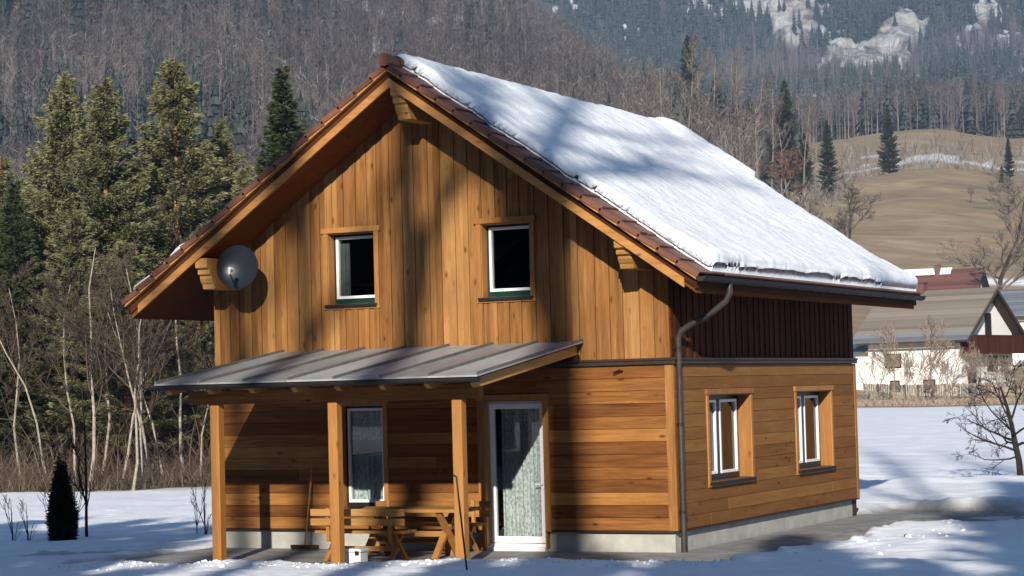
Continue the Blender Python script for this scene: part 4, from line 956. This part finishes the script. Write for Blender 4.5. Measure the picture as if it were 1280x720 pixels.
p = onplane(566, 668, 1, -.9); Fp = empty('flower_pot', (p[0], -.95, .0)); tag(Fp, 'clay pot with pale withered flowers by the right end of the table', 'flower pot')
MB().tube([(0, 0, .0), (0, 0, .26), (0, 0, .30)], [.10, .15, .155], 18).build('pot', 'terracotta', Fp, smooth=False)
r = np.random.default_rng(9); m = MB()
for k in range(26):
    a, e = r.random()*6.28, r.uniform(.05, .2); m.tube([(0, 0, .28), (math.cos(a)*e*.6, math.sin(a)*e*.6, .38), (math.cos(a)*e, math.sin(a)*e, r.uniform(.38, .56))], [.006, .005, .004], 4)
m.build('stems', 'twig', Fp); m = MB()
for k in range(12):
    a, e = r.random()*6.28, r.uniform(.03, .17); cpt = np.array([math.cos(a)*e, math.sin(a)*e, r.uniform(.42, .56)])
    for j in range(5): w = j*1.257; m.obox(cpt+np.array([math.cos(w)*.02, math.sin(w)*.02, 0]), (math.cos(w), math.sin(w), .3), (-math.sin(w), math.cos(w), 0), (0, 0, 1), .018, .011, .003)
m.build('blossoms', 'white_plastic', Fp)
p = onplane(383, 684, 1, -.35); Bm = empty('broom', (p[0], -.40, 0)); tag(Bm, 'push broom with a long thin handle leaning on the house wall', 'broom')
MB().tube([(0, 0, .06), (-.02, .33, 1.42)], .013, 8).build('handle', 'trim_z', Bm); m = MB(); m.box(-.25, .25, -.035, .035, .045, .09); m.build('head', 'dark_wood', Bm, bevel=.006)
r = np.random.default_rng(4); m = MB()
for k in range(60):
    for j in range(4): x, y = -.245+.49*k/59, -.03+.02*j; m.poly([(x-.004, y, .05), (x+.004, y, .05), (x+r.normal(0, .006), y+r.normal(0, .012), .0)], [(0, 1, 2)])
m.build('bristles', 'black', Bm)

# thin black pole in the snow in front of the right post
dpl = 28.3; x, y = polar(580, dpl); z0 = gz(x, y); pz = height_of(568, 601, dpl); xt, yt = polar(568, dpl)
Pl = empty('marker_pole', (x, y, z0)); tag(Pl, 'thin black pole stuck in the snow before the right porch post', 'pole')
MB().tube([(0, 0, -.25), ((xt-x)*.98, (yt-y)*.98, (pz-z0)*.97), (xt-x, yt-y, pz-z0)], [.014, .012, .012], 8).build('rod', 'black', Pl); MB().tube([((xt-x), (yt-y), pz-z0), ((xt-x)*1.02, (yt-y)*1.02, pz-z0+.05), ((xt-x)*1.02-.04, (yt-y)*1.02, pz-z0+.07)], .013, 8).build('hook', 'black', Pl)

# ------------------------------------------------------------------ garden plants left and right
x, y = polar(75, 42.0); z0 = gz(x, y)
tj = conifer('thuja_shrub', 71, 1.28, .30, 'thuja', .02, .05, 120, .2, 'bark_dark', .9, .085); tj.location = (x, y, z0); tag(tj, 'small black green columnar thuja standing in the snow', 'shrub')
protos['sapling'] = [bare_tree('sapling', 81, 3.3, .034, 2, 'bark_shade', 'bark_shade', lean=(.0, .0), upw=.5, wig=.10, nch=(9, 12), ratio=.32, start=.05, ang=(.35, .8), minr=.006), bare_tree('sapling', 82, 1.1, .02, 2, 'bark_shade', 'bark_shade', upw=.5, wig=.12, nch=(4, 6), ratio=.5, start=.05, ang=(.3, .7), minr=.005)]
for u, vb_, d, i, s, lab in [(105, 655, 43, 0, 1.0, 'tall thin planted sapling right of the thuja'), (62, 660, 42.5, 1, 1.1, 'low dark sapling left beside the thuja'), (31, 668, 42, 1, .9, 'small dark sapling second from the left edge in the snow'), (12, 668, 42, 1, 1.0, 'small dark sapling at the left edge in the snow'), (91, 652, 44, 1, 1.2, 'thin twiggy sapling between the thuja and the tall sapling'), (252, 640, 42, 1, 1.15, 'twiggy low shrub in the snow behind the left porch post'), (243, 636, 43, 1, .9, 'small twiggy shrub left beside the porch post')]:
    x, y = polar(u, d); place('sapling', i, (x, y, gz(x, y)), u, s, lab, 'sapling', 'planted saplings in the left snow')
def limb_tree(name, seed):
    r = np.random.default_rng(seed); out = []; root = empty(name)
    tp = np.array([[0, 0, -.2], [-.03, 0, .35], [-.10, .02, .75], [-.16, .02, 1.15], [-.26, 0, 1.6], [-.40, .02, 2.1]]); tr = np.array([.085, .075, .068, .055, .04, .02])
    for (k, dx, dy, dz, L, ra) in [(1.6, -1, .2, .15, 1.5, .035), (2.2, -1, -.3, .45, 1.6, .038), (2.7, -.8, .4, .7, 1.4, .034), (3.2, -.7, -.2, 1, 1.2, .03), (1.9, 1, .3, .35, 1.4, .036), (2.5, .9, -.3, .7, 1.3, .034), (3.3, .6, .4, 1, 1.1, .03), (4.0, -.5, .3, .9, .9, .022), (4.4, .4, -.2, 1, .8, .02), (2.0, -.3, 1, .4, 1.1, .03), (2.4, -.2, -1, .4, 1.1, .03), (1.3, -1, .0, -.05, 1.25, .026)]:
        i = int(k); f = k-i; b = tp[i]*(1-f)+tp[i+1]*f
        grow(r, b, (dx, dy, dz), L, ra, 3, out, .05, .10, .42, (4, 7), .50, .15, (.4, 1.0), .004)
    v, t, q = tubes_np([(tp, tr, .5)], 8); np_mesh('trunk', v, t, q, 'bark_shade', root, True)
    v, t, q = tubes_np([(p, q, z) for p, q, z, d in out], 4); np_mesh('crown', v, t, q, 'bark_shade', root); return root
protos['fruit'] = [limb_tree('fruit_tree', 93)]
x, y = polar(1272, 51); place('fruit', 0, (x, y, gz(x, y)), YAW, 1.0, 'gnarled dark leafless fruit tree in the sunny snow field', 'tree', None)

def crumbs():
    import bmesh
    pro = []; rr_ = np.random.default_rng(55)
    for i in range(5):
        bm = bmesh.new(); bmesh.ops.create_icosphere(bm, subdivisions=2, radius=1); bm.verts.ensure_lookup_table()
        v = np.array([w.co[:] for w in bm.verts]); t = np.array([[w.index for w in f.verts] for f in bm.faces]); bm.free()
        d = v+rr_.normal(0, .35, 3); v = v*(1+.42*np.sin(d@rr_.normal(0, 2.2, 3))+.15*np.sin(d@rr_.normal(0, 4, 3)))[:, None]*np.array([1, 1, .7]); pro.append((v, t, np.full(len(t), .5)))
    n = 420; x = rr_.uniform(-8.5, 2.4, n); y = -3.62-np.abs(rr_.normal(0, .35, n)); x2 = 2.5+np.abs(rr_.normal(0, .6, 60)); y2 = rr_.uniform(-3.6, 9, 60); x = np.concatenate([x, x2]); y = np.concatenate([y, y2])
    s = rr_.gamma(1.6, .007, len(x))+.004
    P = np.stack([x, y, ground_z(x, y)+s*.1], 1); scatter('snow_crumbs', pro, P, s, 9, 'snow', 'small crumbs of shovelled snow along the cleared terrace edge', 'snow')
crumbs()
# ------------------------------------------------------------------ village houses
def vhouse(name, label, u, d, zb, gw, ln, zeave, zridge, mats, ov=.9, wins=(), gwins=(), balcony=None, angle=(.6, .8), chim=None, shutter='dark_wood'):
    ex = rr*angle[0]+FH*angle[1]; x, y = polar(u, d); rz = math.atan2(ex[1], ex[0])
    h = empty(name, (x, y, zb), rz); tag(h, label, 'house'); ze, zr = zeave-zb, zridge-zb; sl = (zr-ze)/(gw/2)
    m = MB(); m.prism([(0, -1.5), (gw, -1.5), (gw, ze), (gw/2, zr), (0, ze)], 1, 0, ln); m.build('wall', mats[0], h)
    m = MB()
    for s in (0, 1):
        X = (lambda t: gw/2-t) if s == 0 else (lambda t: gw/2+t); E0 = gw/2+ov; n = 14
        for k in range(n-2 if 'brown' in mats[1] else n):
            t0, t1 = E0*k/n, E0*(k+1)/n
            m.prism([(X(t0), zr+.22-sl*t0), (X(t1), zr+.25-sl*t1), (X(t1), zr+.12-sl*t1), (X(t0), zr+.05-sl*t0)], 1, -ov, ln+ov)
    m.build('roof', mats[1], h)
    if 'brown' in mats[1]:
        for s in (0, 1):
            m = MB()
            X = (lambda t: gw/2-t) if s == 0 else (lambda t: gw/2+t); E0 = gw/2+ov; n = 14
            for k in (n-2, n-1):
                t0, t1 = E0*k/n, E0*(k+1)/n; m.prism([(X(t0), zr+.22-sl*t0), (X(t1), zr+.25-sl*t1), (X(t1), zr+.12-sl*t1), (X(t0), zr+.05-sl*t0)], 1, -ov, ln+ov)
            m.build('eave_tiles', 'tile_grey', h)
    m = MB()
    for s in (0, 1):
        X = (lambda t: gw/2-t) if s == 0 else (lambda t: gw/2+t); E0 = gw/2+ov+.02
        m.prism([(X(0), zr+.10), (X(E0), zr+.10-sl*E0), (X(E0), zr-.16-sl*E0), (X(0), zr-.16)], 1, -ov-.06, -ov+.02)
        m.prism([(X(0), zr+.03), (X(E0), zr+.03-sl*E0), (X(E0), zr-.06-sl*E0), (X(0), zr-.06)], 1, -ov+.03, -.01)
    m.box(-ov-.14, -ov-.0, -ov, ln+ov, ze-sl*ov-.02, ze-sl*ov+.10)
    m.build('barge_board', 'bark_dark', h)
    for (y0, y1, c0, c1) in wins:
        w = MB().box(-.05, .02, y0, y1, c0, c1).build('window', shutter, h); MB().box(-.065, -.052, y0+.1, y1-.1, c0+.1, c1-.1).build('pane', 'dark_frame' if shutter != 'dark_wood' else 'tile_brown', w)
    for (x0, x1, c0, c1) in gwins:
        w = MB().box(x0, x1, -.05, .02, c0, c1).build('window', 'dark_wood', h); MB().box(x0+.1, x1-.1, -.066, -.052, c0+.1, c1-.1).build('pane', 'dark_frame', w)
    if balcony:
        x0, x1, c0, c1, dd = balcony; m = MB(); m.box(x0, x1, -dd, 0, c0-.12, c0)
        n = int((x1-x0)/.16)
        for k in range(n): m.box(x0+k*.16+.01, x0+k*.16+.15, -dd-.03, -dd, c0-.2, c1)
        n = int(dd/.16)
        for k in range(n): m.box(x0-.03, x0, -dd+k*.16+.01, -dd+k*.16+.15, c0-.2, c1)
        m.box(x0-.05, x1, -dd-.06, -dd+.04, c1, c1+.07); m.build('balcony', 'dark_wood', h)
    if chim: m = MB(); m.box(chim[0], chim[0]+.7, chim[1], chim[1]+.7, zr-1.0, zr+.8); m.box(chim[0]-.08, chim[0]+.78, chim[1]-.08, chim[1]+.78, zr+.8, zr+.9); m.build('chimney', 'tile_red', h)
    return h
vh = vhouse('village_house', 'white two storey house with brown tiled roof and wooden balcony beyond the snow field', 1203, 165, .9, 9.2, 7.8, 5.9, 9.15, ('render_white', 'tile_brown'), 1.0,
   wins=[(5.0, 6.4, 2.45, 3.55), (5.2, 6.0, .6, 1.5), (2.2, 3.2, .5, 1.5)], gwins=[(4.3, 5.4, 4.72, 6.5), (4.5, 6.3, 2.0, 3.2), (1.0, 2.4, .3, 2.0), (7.0, 8.2, 2.0, 3.2)], balcony=(-.3, 9.2, 3.55, 4.7, 1.2), chim=(4.2, 5))
m = MB(); m.prism([(3.0, 4.55), (-1.6, 3.45), (-1.6, 3.30), (3.0, 4.40)], 1, 8.3, 12.6); m.build('annex_roof', 'tile_grey', vh); MB().box(-1.0, 3.0, 7.81, 12.2, -1.5, 3.40).build('annex_wall', 'render_white', vh)
sn = MB().prism([(2.6, 4.47), (-1.2, 3.56), (-1.1, 3.74), (2.5, 4.66)], 1, 9.2, 12.4).build('annex_snow', 'snow', vh)
rh = vhouse('village_house', 'house with long dark red roof and white gable behind the brown roofed house', 1218, 300, 11.0, 8.5, 13.5, 13.9, 17.4, ('render_white', 'tile_red'), .9, wins=[(2, 3.2, 1.2, 2.3), (6, 7.2, 1.2, 2.3)], gwins=[(3.6, 4.8, 2.6, 3.8), (1.4, 2.4, .9, 1.9), (5.9, 6.9, .9, 1.9)], chim=(3.0, 5), angle=(.42, .907))
MB().prism([(4.0, 6.68), (3.0, 5.9), (3.0, 6.05), (4.0, 6.85), (4.5, 6.85), (4.5, 6.7)], 1, 3.5, 10.5).build('ridge_snow', 'snow', rh)
vhouse('village_house', 'house with grey roof cut by the right picture edge above the balcony house', 1288, 205, 5.0, 9, 12, 8.4, 10.6, ('render_white', 'tile_grey'), .9, wins=[(2, 3.2, 1.2, 2.3)], angle=(.5, .866))
m = MB(); pts = [polar(u, 152+((u-1080)/200)*4) for u in np.linspace(1080, 1330, 90)]
Fn = empty('garden_fence', (pts[45][0], pts[45][1], 0)); tag(Fn, 'grey brown wooden garden fence in front of the white house', 'fence')
fb = MB(); fp = MB()
for k in range(89):
    a, b = np.array(pts[k]), np.array(pts[k+1]); z = gz(*a); o = np.array(pts[45])
    for t in (.1, .55): q = a+(b-a)*t-o; fb.obox((q[0], q[1], z+.62), (b-a)[0:1].tolist()+[(b-a)[1], 0] / np.linalg.norm(b-a) if False else np.array([*(b-a)/np.linalg.norm(b-a), 0]), np.array([-(b-a)[1], (b-a)[0], 0])/np.linalg.norm(b-a), (0, 0, 1), .031, .010, .50+random.uniform(-.04, .04))
    if k % 6 == 0: q = a-o; MB().box(q[0]-.06, q[0]+.06, q[1]-.02, q[1]+.1, z-.3, z+1.15).build('post', 'bark_grey', Fn)
fb.build('pales', 'fence_wood', Fn); pass
protos['shrub'] = [bare_tree('garden_shrub', 601+i, 3.4, .05, 3, 'shrub_red', 'shrub_red', upw=.22, wig=.3, nch=(6, 9), ratio=.62, start=.04, ang=(.3, .8), minr=.009) for i in range(2)]
for k, (u, vt, d) in enumerate([(1096, 448, 147), (1116, 432, 148), (1146, 440, 148), (1168, 424, 149), (1190, 440, 147), (1212, 456, 147), (1236, 446, 149), (1262, 460, 147), (1284, 452, 148), (1130, 462, 144), (1180, 458, 144), (1226, 455, 144), (1256, 462, 143)]):
    x, y = polar(u, d); z0 = gz(x, y); hh = height_of(u, vt, d)-z0
    place('shrub', k % 2, (x, y, z0), k*1.3, hh/3.4*1.1, 'reddish leafless garden shrub before the white house, %s from the left in the %s row' % (ORD[k if k < 9 else k-9], 'back' if k < 9 else 'front'), 'shrub', 'leafless shrubs in front of the white house', sz=hh/3.4)
v1, t1, q1 = twigs(9000, 1062, 1330, 139, 148, .1, .6, 15, .02)
tag(np_mesh('dry_grass', v1, t1, q1, 'shrub_red'), 'strip of dry brown grass along the far edge of the snow field', 'grass', kind='stuff')

# ------------------------------------------------------------------ the wood behind the photographer, whose shade falls over the foreground
SX = [-10, -8, -5.2, -2.6, 0, 2.2, 3.4, 4.4, 5, 8.6, 9.4, 13, 13.9, 15.2, 16, 17.2, 18.2, 19, 20.4, 23, 27]; SH = [19, 20, 20.5, 21.2, 21, 19.2, 16.0, 14.6, 13.1, 13.1, 14.8, 14.9, 16.4, 17.4, 14.6, 14.2, 18.5, 21, 24, 25, 25]
SD = []; rs_r = random.Random(5); x = -9.5
while x < 26:
    SD.append((x, -33.6-rs_r.uniform(0, .7), float(np.interp(x, SX, SH))*(.94 if 4.4 < x < 9 else .985)+rs_r.choice((-3.2, -1.2, -.4, 0, .1)))); x += rs_r.uniform(1.1, 1.7)
x = 3.6
while x < 22:
    SD.append((x, -36.2-rs_r.uniform(0, .6), float(np.interp(x-1, SX, SH))*.94+.8+rs_r.choice((-2.5, -.8, 0)))); x += rs_r.uniform(1.6, 2.4)
SD += [(-14, -33, 19), (-20, -33, 17), (-24, -34, 18), (-28, -35, 18), (-32, -34, 18), (-18, -46, 20), (-22, -47, 21), (-26, -46, 20), (-30, -47, 21), (-14, -46, 20), (-34, -46, 20)]
for k, (x, y, h) in enumerate(SD):
    place('spruce', k % 2, (x, y, gz(x, y)), k*1.1, h/18*1.35, 'dark spruce of the wood behind the viewer, %s planted' % ORD[k], 'conifer', 'wood behind the viewer', sz=h/18)
protos['tall'] = [bare_tree('bare_tree', 701+i, 26, .50, 3, 'bark_dark', 'bark_dark', upw=.5, wig=.015, nch=(7, 10), ratio=.24, start=.70, ang=(.4, .9), minr=.014) for i in range(2)]
for k, (x, y, s) in enumerate([(12.8, -46, 1.25), (15.5, -46, 1.2), (22.4, -46, 1.25), (12.0, -49, 1.25), (26, -47, 1.25), (13.9, -58, 1.4)]):
    place('tall', k % 2, (x, y, gz(x, y)), k*2.0, s*(1.0, 1.35, .6, .8, .6, .8)[k], 'tall bare tree of the wood behind the viewer, %s planted' % ORD[k], 'tree', 'bare trees behind the viewer', sz=s)

# ------------------------------------------------------------------ air, sky, sun
def haze():
    m = bpy.data.materials.new('haze_air'); m.use_nodes = True; nt = m.node_tree; nt.nodes.clear()
    o = N(nt, 'ShaderNodeOutputMaterial'); v = N(nt, 'ShaderNodeVolumePrincipled'); v.inputs['Color'].default_value = (.52, .73, 1, 1); v.inputs['Density'].default_value = HAZE; v.inputs['Anisotropy'].default_value = .2
    nt.links.new(v.outputs[0], o.inputs['Volume']); M['haze'] = m
    b = MB(); b.box(-1420, 1420, -1420, 1420, -20, 560)
    x, y = CAM[0]+FH[0]*620, CAM[1]+FH[1]*620
    o = b.build('haze', 'haze'); o.location = (x, y, 0); o.rotation_euler = (0, 0, YAW); o.scale = (1.35, 1.45, 1); tag(o, 'thin blue air haze over the valley', 'haze', kind='stuff')
HAZE = .0003
haze()
SUN = Vector((.375, -1, .435)).normalized()
ld = bpy.data.lights.new('sun', 'SUN'); ld.energy = 5.0; ld.angle = math.radians(.53); ld.color = (1, .94, .84)
so = bpy.data.objects.new('sun', ld); col.objects.link(so); so.rotation_euler = SUN.to_track_quat('Z', 'Y').to_euler()
w = bpy.data.worlds.new('World'); scene.world = w; w.use_nodes = True; nt = w.node_tree
sk = nt.nodes.new('ShaderNodeTexSky'); sk.sky_type = 'NISHITA'; sk.sun_disc = False; sk.sun_elevation = math.asin(SUN.z); sk.sun_rotation = math.atan2(SUN.x, SUN.y)
sk.air_density = 1.0; sk.dust_density = 0; sk.ozone_density = 7
bg = nt.nodes['Background']; bg.inputs['Strength'].default_value = .05; nt.links.new(sk.outputs[0], bg.inputs[0])
scene.view_settings.view_transform = 'Standard'; scene.view_settings.look = 'None'; scene.view_settings.exposure = 0.93; scene.view_settings.gamma = 1
cy_ = scene.cycles; cy_.use_denoising = True; cy_.max_bounces = 6; cy_.transparent_max_bounces = 8; cy_.volume_bounces = 0; cy_.caustics_reflective = False; cy_.caustics_refractive = False
try: cy_.denoiser = 'OPENIMAGEDENOISE'
except Exception: pass
